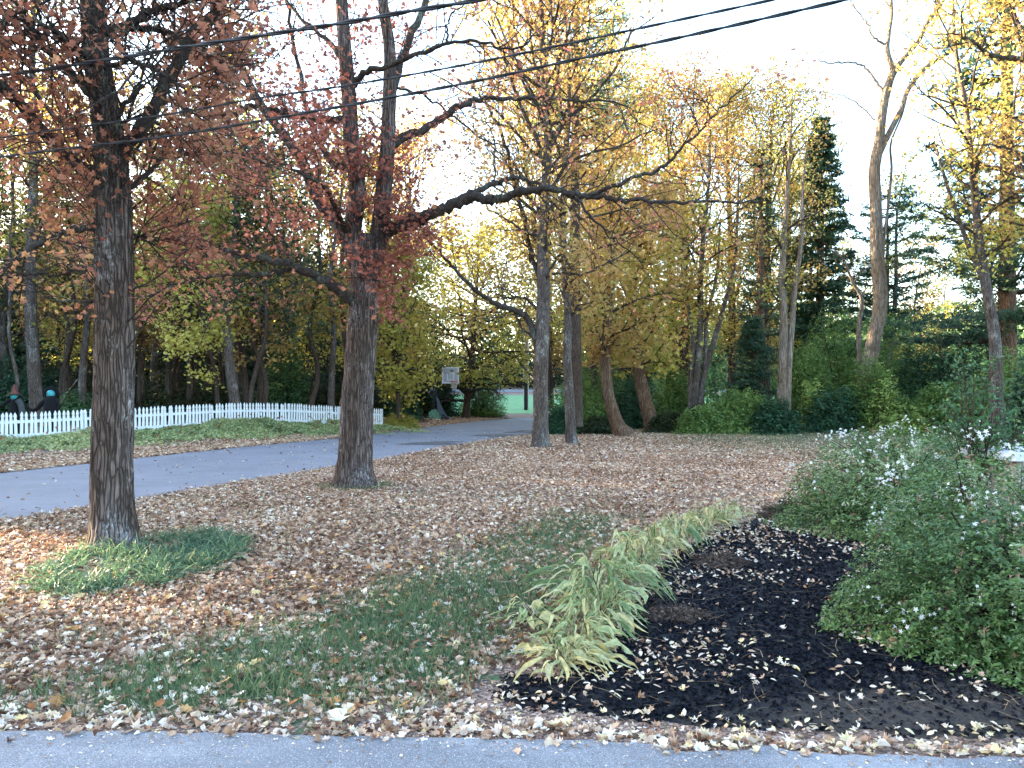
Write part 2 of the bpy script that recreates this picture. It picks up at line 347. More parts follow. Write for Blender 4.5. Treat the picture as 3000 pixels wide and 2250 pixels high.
# ------------------------------------------------------------------ tree growth
class Tree:
    def __init__(s, seed=0, leafr=None):
        s.rng = np.random.default_rng(seed); s.big = Tubes(); s.br = Tubes(); s.L = []; s.LT = []; s.leafr = leafr
        s.limbs = []
    def trunk(s, pts, radii, sides=20, ridge=None, per=8, wob=0.0):
        P = catmull(pts, per); R = np.interp(np.linspace(0, 1, len(P)), np.linspace(0, 1, len(radii)), radii)
        if wob: P[1:-1] += s.rng.normal(size=(len(P)-2, 3))*wob*np.array([1, 1, .2])
        s.big.add(P, R, sides, ridge); s.limbs.append((P, R)); return P, R
    def limb(s, pts, r0, r1, sides=8, per=6, wob=.03):
        P = catmull(pts, per); R = np.linspace(r0, r1, len(P))
        P[1:-1] += s.rng.normal(size=(len(P)-2, 3))*wob
        R = R*(1+s.rng.normal(size=len(P))*.06)
        s.br.add(P, R, sides); s.limbs.append((P, R)); return P, R
    def grow(s, p, d, L, r, lvl, nch=5, wig=.16, up=.05, leafn=6, spread=(30, 65), leafsp=.10, step=None):
        rng = s.rng; n = 3 if lvl == 0 else 6 if lvl == 1 else 8
        pts = [p]; d = d/(np.linalg.norm(d)+1e-9)
        for i in range(n):
            d = d+rng.normal(size=3)*wig+np.array([0, 0, up]); d /= np.linalg.norm(d); pts.append(pts[-1]+d*L/n)
        pts = np.array(pts); R = np.linspace(r, max(r*.3, .0022), n+1)
        s.br.add(pts, R, 3 if r < .012 else 5 if r < .04 else 7)
        if lvl <= 1 and leafn > 0:
            k = rng.poisson(leafn*(1 if lvl == 0 else 1.2))
            if k:
                t = rng.uniform(.1, 1.05, k)*n; i = np.clip(t.astype(int), 0, n-1); q = pts[i]+(pts[i+1]-pts[i])*(t-i)[:, None]
                s.L.append(q+rng.normal(size=(k, 3))*leafsp)
        if lvl > 0:
            for c in range(nch):
                t = (c+rng.uniform(.2, 1))/nch*.85+.15; i = min(int(t*n), n-1); q = pts[i]+(pts[i+1]-pts[i])*(t*n-i)
                dd = s.turn(pts[i+1]-pts[i], rad(rng.uniform(*spread)))
                s.grow(q, dd, L*rng.uniform(.4, .65)*(1.1-t*.4), max(.003, R[i]*.6), lvl-1, nch, wig, up, leafn, spread, leafsp)
    def turn(s, d, ang):
        d = d/(np.linalg.norm(d)+1e-9); u = s.rng.normal(size=3); u -= np.dot(u, d)*d; u /= np.linalg.norm(u)
        return d*math.cos(ang)+u*math.sin(ang)
    def sprout(s, PR, n, L, lvl=1, t0=.3, t1=1.0, nch=5, leafn=6, up=.06, spread=(35, 70), wig=.16, leafsp=.1, rmax=.03):
        P, R = PR
        for k in range(n):
            t = t0+(t1-t0)*(k+s.rng.uniform(0, 1))/n; x = t*(len(P)-1); i = min(int(x), len(P)-2)
            q = P[i]+(P[i+1]-P[i])*(x-i)
            s.grow(q, s.turn(P[i+1]-P[i], rad(s.rng.uniform(*spread))), L*s.rng.uniform(.6, 1.2), min(R[i]*.7, rmax), lvl, nch, wig, up, leafn, spread, leafsp)
    def build(s, name, loc, label, cat='tree', group=None, bark='bark_maple', leaf='leaf_red', lsize=.08, tm='lobed', keep=None, flat=.25, brm='branch', rfun=None, thin=1.0):
        root = empty(name, loc, label=label, cat=cat, group=group)
        loc = np.array(loc, float)
        def sh(o):
            if o is None: return
            me = o.data; co = np.empty(len(me.vertices)*3, np.float32); me.vertices.foreach_get('co', co)
            co = co.reshape(-1, 3)-loc.astype(np.float32); me.vertices.foreach_set('co', co.ravel()); me.update()
        sh(s.big.build('trunk', M[bark], root)); sh(s.br.build('branches', M[brm], root))
        if s.L and leaf:
            P = np.vstack(s.L); 
            if thin < 1: P = P[s.rng.random(len(P)) < thin]
            if keep is not None: P = P[keep(P, s.rng)]
            if len(P):
                r = rfun(P, s.rng) if rfun else .15+.5*fbm(P[:, 0]*.7+P[:, 1]*.3, P[:, 2]*.7, 3)+s.rng.normal(size=len(P))*.17
                r = np.clip(r, 0, 1)
                sz = lsize*s.rng.uniform(.65, 1.25, len(P))
                sh(leaves('crown', P, sz, r, tm, M[leaf], root, flat, s.rng))
        return root

# ------------------------------------------------------------------ ground
near_e = [(-20, -26), (-10.4, -1), (-8.3, 5), (-6.7, 10.05), (-6.15, 11.4), (-5.3, 14.4), (-4.1, 17.7), (-3.4, 19.8), (-2.2, 24.5), (-.9, 28.5), (.6, 32.3), (2.6, 36.5), (6, 41), (12, 46), (24, 52), (60, 60)]
far_e = [(-26, -24), (-16, 1), (-13.2, 9), (-11, 16.5), (-10.3, 19), (-9.6, 22), (-8.6, 25.3), (-6.8, 30), (-5.5, 36), (-4.1, 43), (-2.4, 50), (.3, 57), (5.5, 61), (12, 62), (24, 63.5), (60, 72)]
FE = np.array(far_e); NE = np.array(near_e)
def H(x, y):
    x = np.asarray(x, float); y = np.asarray(y, float)
    fx = np.interp(y, FE[:, 1], FE[:, 0]); d = fx-x                 # metres beyond the far kerb, to the left
    bh = .08+.42*sst(20, 37, y)-.35*sst(42, 54, y)
    z = bh*sst(.8, 4.5, d)*sst(2, 14, y)
    z = z+.054*np.clip(y-66, 0, None)*sst(62, 72, y)
    return z
def Hf(x, y): return float(H(x, y))
GREEN = [Gp(*p) for p in [(120, 2075), (450, 1925), (820, 1850), (1200, 1700), (1500, 1560), (1720, 1480), (1800, 1530), (1700, 1640), (1600, 1760), (1440, 1850), (1350, 2010), (1180, 2080), (700, 2085)]]
GREEN = [(p[0], p[1]) for p in GREEN]
def greenness(x, y):
    g = np.zeros(np.shape(x)); 
    for dx, dy in ((0, 0), (.25, 0), (-.25, 0), (0, .25), (0, -.25), (.5, .3), (-.5, -.2)):
        g = g+inpoly(np.asarray(x)+dx, np.asarray(y)+dy, GREEN)/7.
    return g
def grid_axis(segs):
    out = []
    for a, b, st in segs: out.append(np.arange(a, b, st))
    return np.concatenate(out)
gx = grid_axis([(-400, -60, 20), (-60, -22, 2), (-22, 12, .5), (12, 60, 2), (60, 401, 20)])
gy = grid_axis([(-60, 0, 4), (0, 60, .5), (60, 130, 2), (130, 601, 15)])
X, Y = np.meshgrid(gx, gy); Z = H(X, Y)
V = np.stack([X, Y, Z], -1).reshape(-1, 3); nx = len(gx)
i = np.arange(len(gy)-1)[:, None]*nx+np.arange(nx-1)[None]
fc = np.stack([i, i+1, i+nx+1, i+nx], -1).reshape(-1, 4)
ga = np.clip(.18+.75*greenness(X, Y)+.30*sst(20, 34, Y)*sst(7, 11, X)+1.0*sst(64, 67, Y)*(1-sst(88, 92, Y))*sst(-12, -8, X), 0, 1).ravel()
lawn = mesh('lawn', V, fc, M['lawn'], attr=ga, smooth=True); tag(lawn, kind='structure')
# road
def strip(name, A, B, mat, z, n=160, rough=0.0, seed=1):
    A = catmull(np.array([(p[0], p[1], 0) for p in A]), 14); B = catmull(np.array([(p[0], p[1], 0) for p in B]), 14)
    k = min(len(A), len(B)); rg = np.random.default_rng(seed); 
    if rough: A = A+rg.normal(size=A.shape)*rough; B = B+rg.normal(size=B.shape)*rough
    m_ = 7; t_ = np.linspace(0, 1, m_)[None, :, None]
    P = A[:, None]*(1-t_)+B[:, None]*t_; P[..., 2] = z
    i = np.arange(len(A)-1)[:, None]*m_+np.arange(m_-1)[None]
    fc = np.stack([i, i+1, i+m_+1, i+m_], -1).reshape(-1, 4)
    return mesh(name, P.reshape(-1, 3), fc, mat, smooth=True)
road = strip('road', near_e, far_e, M['road'], .012, rough=.02); tag(road, kind='structure')
pat = []
for (cx, cy, a_, b_) in [(-2.6, 26.6, 1.1, .35), (-.3, 31.8, 1.2, .4), (.5, 35, .8, .5)]:
    th = np.linspace(0, 2*math.pi, 15)[:-1]; rr = 1+.25*np.random.default_rng(int(cy)).normal(size=14)
    pat.append(np.stack([cx+a_*rr*np.cos(th)+b_*.5*np.sin(th), cy+b_*2.6*rr*np.sin(th), 0*th+.016], -1))
po = mesh('road_patch', np.vstack(pat), np.arange(42).reshape(3, 14), asphalt('patch_asphalt', (.06, .06, .07), (.09, .09, .1), (.15, .15, .16)))
tag(po, kind='structure')
# driveway in front
drv_px = [(-900, 2115), (0, 2138), (250, 2140), (500, 2147), (800, 2155), (1000, 2158), (1300, 2160), (1500, 2166), (1750, 2172), (1900, 2180), (1990, 2205), (2100, 2203), (2250, 2190), (2400, 2208), (2600, 2213), (2800, 2217), (3000, 2222), (3900, 2250)]
DE = np.array([Gp(*p)[:2] for p in drv_px])
def drive_y(x): return np.interp(x, DE[:, 0], DE[:, 1])
xs = np.linspace(-9, 9, 260); rg = np.random.default_rng(5)
ye = drive_y(xs)+.02*(fbm(xs*6, xs*0, 2)-.5)*2+.01*rg.normal(size=260)
P = np.stack([np.stack([xs, ye*0-9, xs*0+.014], -1), np.stack([xs, ye*0+2, xs*0+.014], -1), np.stack([xs, ye-.03, xs*0+.016], -1), np.stack([xs, ye, xs*0-.0], -1)], 0).reshape(-1, 3)
i = np.arange(3)[:, None]*260+np.arange(259)[None]
dv = mesh('driveway', P, np.stack([i, i+1, i+261, i+260], -1).reshape(-1, 4), M['drive']); tag(dv, kind='structure')
def sheet(name, x0, x1, y0, y1, mat, dz, st=1.0):
    X, Y = np.meshgrid(np.arange(x0, x1+st, st), np.arange(y0, y1+.5, .5)); Xr = X.copy(); Yr = Y+.5*(fbm(X*.4, X*0, 3)-.5)*2*(np.abs(Y-y0) < .1)
    nx_ = X.shape[1]; i = np.arange(X.shape[0]-1)[:, None]*nx_+np.arange(nx_-1)[None]
    o = mesh(name, np.stack([Xr, Yr, H(Xr, Yr)+dz], -1).reshape(-1, 3), np.stack([i, i+1, i+nx_+1, i+nx_], -1).reshape(-1, 4), M[mat], smooth=True); tag(o, kind='structure')
m, t, b = nm('far_grass'); v = coords(t); t.links.new(ramp(t, noise(t, v, 1.2, 8, .75), [(.3, (.09, .20, .075)), (.55, (.14, .30, .12)), (.75, (.24, .34, .15))]), b.inputs['Base Color']); b.inputs['Roughness'].default_value = .95; M['far_grass'] = m
sheet('far_lawn', -14, 40, 64.2, 95, 'far_grass', .03)
sheet('far_drive', -20, 60, 103, 109, 'drive', .05, 2.0)
# mulch bed
BED = [(1375, 2065), (1400, 2000), (1440, 1950), (1560, 1960), (1700, 1900), (1800, 1790), (1850, 1690), (1900, 1640), (1990, 1590), (2080, 1545), (2200, 1512), (2300, 1500), (2420, 1500), (2700, 1520), (3200, 1560), (3900, 1700), (3900, 2190), (3000, 2205), (2500, 2190), (2250, 2180), (2000, 2165), (1750, 2140), (1500, 2110)]
BEDW = [tuple(Gp(*p)[:2]) for p in BED]
bx = np.arange(-.6, 7.5, .035); by = np.arange(3.4, 11.6, .035); X, Y = np.meshgrid(bx, by)
def beddist(X, Y):
    d = np.full(X.shape, 9.0); n = len(BEDW)
    for k in range(n):
        ax, ay = BEDW[k]; bx_, by_ = BEDW[(k+1) % n]; L2 = (bx_-ax)**2+(by_-ay)**2
        t_ = np.clip(((X-ax)*(bx_-ax)+(Y-ay)*(by_-ay))/L2, 0, 1); d = np.minimum(d, np.hypot(X-ax-t_*(bx_-ax), Y-ay-t_*(by_-ay)))
    return np.where(inpoly(X, Y, BEDW), d, -d)
D = beddist(X, Y)+.10*(fbm(X*3, Y*3, 8)-.5)
Zb = -.03+.085*sst(-.02, .45, D)+.028*(fbm(X*9, Y*9, 4)-.5)*sst(0, .2, D)+.02*(fbm(X*28, Y*28, 6)-.5)*sst(0, .1, D)
nxb = len(bx); i = np.arange(len(by)-1)[:, None]*nxb+np.arange(nxb-1)[None]
fc = np.stack([i, i+1, i+nxb+1, i+nxb], -1); dm = D[:-1, :-1] > -.04; fc = fc[dm]
pxb, pyb = pr(np.stack([X, Y, Zb*0], -1))
soil = np.clip(sst(2000, 2600, pxb+ (pyb-2080)*4)*sst(1960, 2090, pyb)+.9*(1-sst(0, .12, D)), 0, 1)
soil = np.clip(soil+.5*(fbm(X*5, Y*5, 2)-.5)*(soil > .05), 0, 1)
mb = mesh('mulch_bed', np.stack([X, Y, Zb], -1).reshape(-1, 3), fc, M['mulch'], attr=soil.ravel(), smooth=True); tag(mb, kind='structure')
def bedz(x, y):
    ix = np.clip(((x-bx[0])/.035).astype(int), 0, nxb-1); iy = np.clip(((y-by[0])/.035).astype(int), 0, len(by)-1); return Zb[iy, ix], D[iy, ix]
rg = np.random.default_rng(21)
n = 90000; x = rg.uniform(-.4, 5, n); y = 3.5+6*rg.random(n)**1.6; z, d = bedz(x, y); k = (d > .04); x, y, z = x[k], y[k], z[k]
qx, qy = pr(np.stack([x, y, 0*x], -1)); k = rg.random(len(x)) > .8*sst(1990, 2500, qx+(qy-2080)*3)*sst(1970, 2100, qy); x, y, z = x[k], y[k], z[k]
tag(leaves('mulch_chips', np.stack([x, y, z+.008], -1), rg.uniform(.012, .04, len(x)), rg.random(len(x)), 'needle' if 0 else 'diamond', M['mulch_chip'], flat=.45, rng=rg),
    'jet black shredded bark mulch covering the planting bed', 'mulch', kind='stuff')

# ------------------------------------------------------------------ leaf litter
def near_x(y): return np.interp(y, NE[:, 1], NE[:, 0])
def far_x(y): return np.interp(y, FE[:, 1], FE[:, 0])
rg = np.random.default_rng(3)
def scatter(y0, y1, dens, margin=1.12):
    A = (y1-y0)*(y1+y0)/2*2*.6655*margin+2*(y1-y0)*.5; n = int(A*dens)
    y = np.sqrt(rg.random(n)*(y1**2-y0**2)+y0**2); x = rg.uniform(-1, 1, n)*(y*.6655*margin+.5); return x, y
PX = []; PS = []; PR = []; PB = []
for y0, y1, dens, sz in ((3.5, 7, 1150, .047), (7, 12, 860, .050), (12, 20, 560, .056), (20, 38, 240, .074)):
    x, y = scatter(y0, y1, dens)
    g = greenness(x, y); nn = fbm(x*1.1, y*1.1, 5); n2 = fbm(x*4, y*4, 15)
    # ragged drift of leaves against the driveway
    p = (1-.66*g*sst(.38, .6, nn*.5+n2*.5+.1))*(.62+.75*fbm(x*.9, y*.9, 44))
    p *= 1-.6*sst(8, 11, x)*sst(16, 24, y)-.25*sst(24, 30, y)*sst(4, 8, x)
    dd = near_x(y)-x
    edge = x-near_x(y)
    p *= np.where(edge > 0, 1, np.where(edge > -.5, np.exp(edge*9)*.9, .010))
    p *= np.where(y > drive_y(x)+.0, 1, np.where(y > drive_y(x)-.10, .3, .016))
    ed = y-drive_y(x); p *= 1+.0*ed
    zb, db = bedz(x, y); inb = (db > 0)&(x < 7)&(x>-.55)
    bn = fbm(x*2.2, y*2.2, 31)
    p = np.where(inb, np.where(db < .2, .5, .03+.24*sst(.50, .60, bn)+.2*sst(6.8, 9, y)), p)
    k = rg.random(len(x)) < p*.92
    x, y = x[k], y[k]; zb = np.where(inb[k], zb[k]+.012, H(x, y)+.004)
    th = (fbm(x*2, y*2, 9))*.03
    PX.append(np.stack([x, y, zb+rg.random(len(x))*(th+.01)], -1)); PB.append(inb[k]); PS.append(sz*np.where(inb[k], .85, 1)*rg.uniform(.55, 1.35, len(x)))
    lightb = np.where(inb[k], .16, 0)+.16*(y[:]-drive_y(x) < .35)+.12*sst(2000, 2600, pr(PX[-1])[0])
    PR.append(np.clip(.22+.34*fbm(x*.6, y*.6, 12)+rg.normal(size=len(x))*.26+lightb, 0, 1)*.93+.07*(rg.random(len(x)) < .03))
P = np.vstack(PX); sz = np.concatenate(PS); r = np.concatenate(PR)
inb_ = np.concatenate(PB); nearm = (P[:, 1] < 12)&~inb_
q1 = inb_&(rg.random(len(P)) < .6); q2 = inb_&~q1
tag(leaves('fallen_leaves', P[q1], sz[q1]*.95, r[q1], 'oval', M['litter'], flat=.55, rng=rg, curl=1.3), 'small pale oval leaves scattered over the black mulch bed', 'fallen leaves', kind='stuff')
tag(leaves('fallen_leaves', P[q2], sz[q2]*.9, r[q2], 'lobed', M['litter'], flat=.5, rng=rg, curl=3), 'crumpled brown maple leaves lying on the black mulch bed', 'fallen leaves', kind='stuff')
farm = (P[:, 1] >= 12)&~inb_
sel = rg.random(len(P)); sz = sz*np.exp(rg.normal(size=len(P))*.18)
for tm_, lo, hi, fl, cu, lab in (('maple', 0, .3, .6, 1.6, 'star-shaped curled maple leaves among the litter on the near lawn'), ('lobed', .3, .62, .5, 3.2, 'crumpled tan maple leaves carpeting the near lawn'), ('oval', .62, 1.01, .45, 3.0, 'small brown folded leaves filling the litter on the near lawn')):
    q = nearm & (sel >= lo) & (sel < hi); tag(leaves('fallen_leaves', P[q], sz[q]*(1 if tm_ != 'oval' else .8), r[q], tm_, M['litter'], flat=fl, rng=rg, curl=cu), lab, 'fallen leaves', kind='stuff')
tag(leaves('fallen_leaves', P[farm], sz[farm], r[farm], 'oval', M['litter'], flat=.55, rng=rg, curl=2), 'brown leaf carpet spreading over the lawn towards the road', 'fallen leaves', kind='stuff')
# brighter freshly fallen leaves
x, y = scatter(3.7, 10, 9); k = (y > drive_y(x)+.05) & (x > near_x(y)); zb, db = bedz(x, y)
k &= ~((db > 0)&(x < 7)&(x>-.55))
x, y = x[k], y[k]
tag(leaves('fallen_leaves', np.stack([x, y, .03+.01*rg.random(len(x))], -1), rg.uniform(.05, .09, len(x)), rg.random(len(x)), 'maple', M['litter_warm'], flat=.6, rng=rg),
    'scattered bright orange maple leaves lying on top of the duller lawn leaves', 'fallen leaves', kind='stuff')
# litter along the far kerb and bank
n = 34000; y = rg.uniform(12, 56, n)**1.0; fx = far_x(y); d = rg.exponential(1.0, n)*1.3-.12-.1*rg.random(n); x = fx-d
k = (y > 12); x, y = x[k], y[k]
tag(leaves('fallen_leaves', np.stack([x, y, H(x, y)+.015+rg.random(len(x))*.03], -1), rg.uniform(.07, .14, len(x)), np.clip(rg.normal(size=len(x))*.2+.4, 0, 1), 'oval', M['litter'], flat=.55, rng=rg, curl=2),
    'brown leaf drift along the bank between the road and the picket fence', 'fallen leaves', kind='stuff')
# straws on the mulch
n = 420; x = rg.uniform(.0, 4, n); y = rg.uniform(3.6, 6.5, n); z, d = bedz(x, y); k = d > 0; x, y, z = x[k], y[k], z[k]
T = rg.normal(size=(len(x), 3)); T[:, 2] *= .05
tag(leaves('pine_needles', np.stack([x, y, z+.02], -1), rg.uniform(.07, .2, len(x)), rg.random(len(x)), 'straw', M['straw'], rng=rg, N=np.tile([0, 0, 1.], (len(x), 1))+rg.normal(size=(len(x), 3))*.1, T=T),
    'tan pine needles and straws lying on the black mulch', 'pine needles', kind='stuff')
n = 900; x = rg.uniform(-3.2, 3.2, n); y = drive_y(x)-rg.exponential(.16, n)
tag(leaves('leaf_crumbs', np.stack([x, y, 0*x+.022], -1), rg.uniform(.008, .022, n), rg.random(n), 'diamond', M['litter'], flat=.7, rng=rg), 'crumbs of broken leaves strewn along the driveway edge', 'leaf crumbs', kind='stuff')
# grass blades
PX = []; 
for y0, y1, dens in ((3.6, 7, 2600), (7, 13, 1100)):
    x, y = scatter(y0, y1, dens); g = greenness(x, y); nn = fbm(x*2.2, y*2.2, 5)
    p = (.06+.94*g)*sst(.25, .5, nn+.15*g); zb, db = bedz(x, y); inb = (db > 0)&(x < 7)&(x>-.55)
    k = (rg.random(len(x)) < p) & (y > drive_y(x)+.12) & (x > near_x(y)+.15) & ~inb; PX.append(np.stack([x[k], y[k], 0*x[k]], -1))
x, y = scatter(13, 37, 110); g = sst(18, 26, y)*sst(4, 9, x); k = rg.random(len(x)) < g*.9; PX.append(np.stack([x[k], y[k], 0*x[k]], -1))
P = np.vstack(PX); n = len(P); T = np.stack([rg.normal(size=n)*.45, rg.normal(size=n)*.45, np.ones(n)], -1)
tag(leaves('lawn_grass', P, rg.uniform(.03, .09, n)*(.7+.6*vn(P[:, 0]*5, P[:, 1]*5, 3))*(1+.6*sst(12, 16, P[:, 1])), np.clip(.4*fbm(P[:, 0], P[:, 1], 3)+rg.random(n)*.6, 0, 1), 'blade', M['grass'], rng=rg, T=T, N=rg.normal(size=(n, 3))*np.array([1, 1, .2])),
    'short blue green lawn grass showing through the fallen leaves', 'grass', kind='stuff')

# ------------------------------------------------------------------ the two near maples
def L3(pts, Y):   # pixel points, each with optional depth
    return [Wp(p[0], p[1], p[2] if len(p) > 2 else Y) for p in pts]
Y1 = 8.45
T1 = Tree(11)
t1 = [Wp(332, 1603, Y1)+np.array([0, 0, -.03]), Wp(332, 1560, Y1), Wp(329, 1480, Y1), Wp(329, 1300, Y1), Wp(334, 1100, Y1), Wp(336, 900, Y1), Wp(334, 720, Y1), Wp(332, 590, Y1), Wp(325, 440, Y1), Wp(303, 300, Y1), Wp(284, 170, Y1), Wp(272, 20, Y1), Wp(262, -200, Y1), Wp(270, -450, Y1+.1)]
main1 = T1.trunk(t1, [.262, .232, .212, .202, .197, .194, .188, .178, .155, .135, .125, .118, .09, .05], sides=150, ridge=barkridge(.026, 26, 3, flare=.10), per=26)
top1 = (main1[0][180:], main1[1][180:])
lb = [([(318, 640), (307, 601), (244, 505), (154, 420), (68, 316, 8.1), (0, 253, 7.9), (-120, 160, 7.6)], .085, .045),
      ([(250, 512), (285, 480), (325, 440), (340, 400, 8.1), (352, 330, 7.9), (420, 250, 7.7)], .04, .02),
      ([(335, 470), (420, 370, 8.3), (475, 268, 8.2), (520, 180, 8.2), (560, 110, 8.2), (640, 20, 8.1), (700, -120, 8)], .075, .045),
      ([(300, 92), (385, 65, 8.4), (452, 30, 8.3), (520, 12, 8.2), (640, -30, 8)], .05, .022),
      ([(305, 95), (390, 82, 8.6), (480, 92, 8.7), (535, 125, 8.8), (600, 190, 9.0), (680, 230, 9.2)], .045, .018),
      ([(300, 300), (180, 190, 8.2), (110, 110, 8), (60, 30, 7.8), (0, -60, 7.6)], .05, .03),
      ([(322, 665), (220, 668, 8.2), (140, 700, 8.0), (80, 738, 7.9), (0, 790, 7.7), (-100, 850, 7.5)], .05, .022),
      ([(322, 780), (240, 790, 8.3), (170, 805, 8.2), (100, 800, 8.1), (20, 812, 8)], .022, .01),
      ([(325, 880), (240, 884, 8.4), (175, 880, 8.3), (120, 870)], .018, .008),
      ([(345, 655), (400, 690, 8.6), (470, 700, 8.8), (560, 690, 9)], .02, .01),
      ([(340, 560), (420, 520, 8.8), (500, 440, 9.2), (600, 400, 9.6)], .04, .015),
      ([(320, 520), (240, 400, 9), (150, 330, 9.5), (60, 200, 9.9)], .045, .02),
      ([(285, 200), (380, 180, 7.9), (450, 200, 7.4), (540, 260, 7)], .03, .012),
      ([(285, 200), (200, 120, 7.8), (100, 60, 7.3), (0, 40, 7)], .035, .015)]
for k, (pts, a, b_) in enumerate(lb):
    PRr = T1.limb(L3(pts, Y1), a, b_, sides=9, wob=.012)
    T1.sprout(PRr, 9 if k not in (7, 8) else 4, .95, lvl=1, t0=.2, nch=8, leafn=9 if k not in (7, 8) else 5, rmax=.012, wig=.22, leafsp=.08, up=.03)
    if k not in (7, 8, 6): T1.sprout(PRr, 9, 1.8, lvl=1, t0=.15, nch=9, leafn=9, rmax=.012, wig=.22, leafsp=.09, up=-.01)
T1.sprout(top1, 22, 1.5, lvl=2, t0=.0, nch=5, leafn=6, rmax=.02, leafsp=.09)
T1.sprout((main1[0][110:190], main1[1][110:190]), 18, 1.3, lvl=1, t0=.0, nch=7, leafn=8, rmax=.012, leafsp=.08)
def k1(P, g):
    x, y = pr(P)
    n = fbm(P[:, 0]*1.6+P[:, 1], P[:, 2]*1.6, 4)
    p = np.where(y > 930, 0, np.where(y > 700, .6, 1.0))*sst(.33, .5, n)*(1-.72*(np.abs(x-np.interp(y, [0, 300, 600], [272, 300, 332])) < 52)*(P[:, 1] < 8.6))*.74
    p *= 1-.5*sst(620, 800, x)
    return g.random(len(P)) < p
def r1(P, g):
    x, y = pr(P); return .25+.45*fbm(P[:, 0]*1.2, P[:, 2]*1.2, 7)+g.normal(size=len(P))*.17+.4*sst(420, 760, y)*(1-sst(150, 300, x))
T1.build('maple_tree', Gp(333, 1600), 'near maple with dense red crown, its trunk rising from strap-leaved grass', 'maple tree',
         leaf='leaf_red', lsize=.074, keep=k1, rfun=r1)

Y2 = 14.0
T2 = Tree(22)
T2.trunk([Wp(1040, 1432, Y2), Wp(1040, 1385, Y2), Wp(1042, 1300, Y2), Wp(1048, 1150, Y2), Wp(1060, 1000, Y2), Wp(1068, 860, Y2), Wp(1070, 770, Y2), Wp(1072, 690, Y2)], [.385, .325, .29, .27, .262, .262, .275, .25], sides=150, ridge=barkridge(.036, 26, 8, 2.4, flare=.17), per=22)
stemL = T2.trunk([Wp(1050, 770, Y2), Wp(1032, 690, Y2), Wp(1046, 560, Y2), Wp(1030, 420, Y2), Wp(1022, 280, Y2), Wp(1010, 140, Y2), Wp(1000, 0, Y2), Wp(985, -250, Y2)], [.2, .165, .15, .14, .13, .12, .105, .06], sides=40, ridge=barkridge(.014, 14, 4), per=12)
stemR = T2.trunk([Wp(1090, 770, Y2), Wp(1110, 690, Y2), Wp(1124, 560, Y2), Wp(1136, 420, Y2), Wp(1141, 280, Y2), Wp(1141, 140, Y2), Wp(1122, 0, Y2), Wp(1110, -260, Y2)], [.2, .165, .145, .13, .12, .105, .09, .05], sides=40, ridge=barkridge(.014, 14, 6), per=12)
stemX = T2.trunk([Wp(1040, 730, Y2), Wp(985, 650, 13.9), Wp(930, 580, 13.8), Wp(886, 475, 13.7), Wp(835, 400, 13.6), Wp(760, 300, 13.5), Wp(700, 180, 13.4), Wp(640, 40, 13.3), Wp(600, -120, 13.2)], [.16, .125, .105, .09, .08, .07, .06, .05, .03], sides=24, ridge=barkridge(.008, 10, 7), per=8)
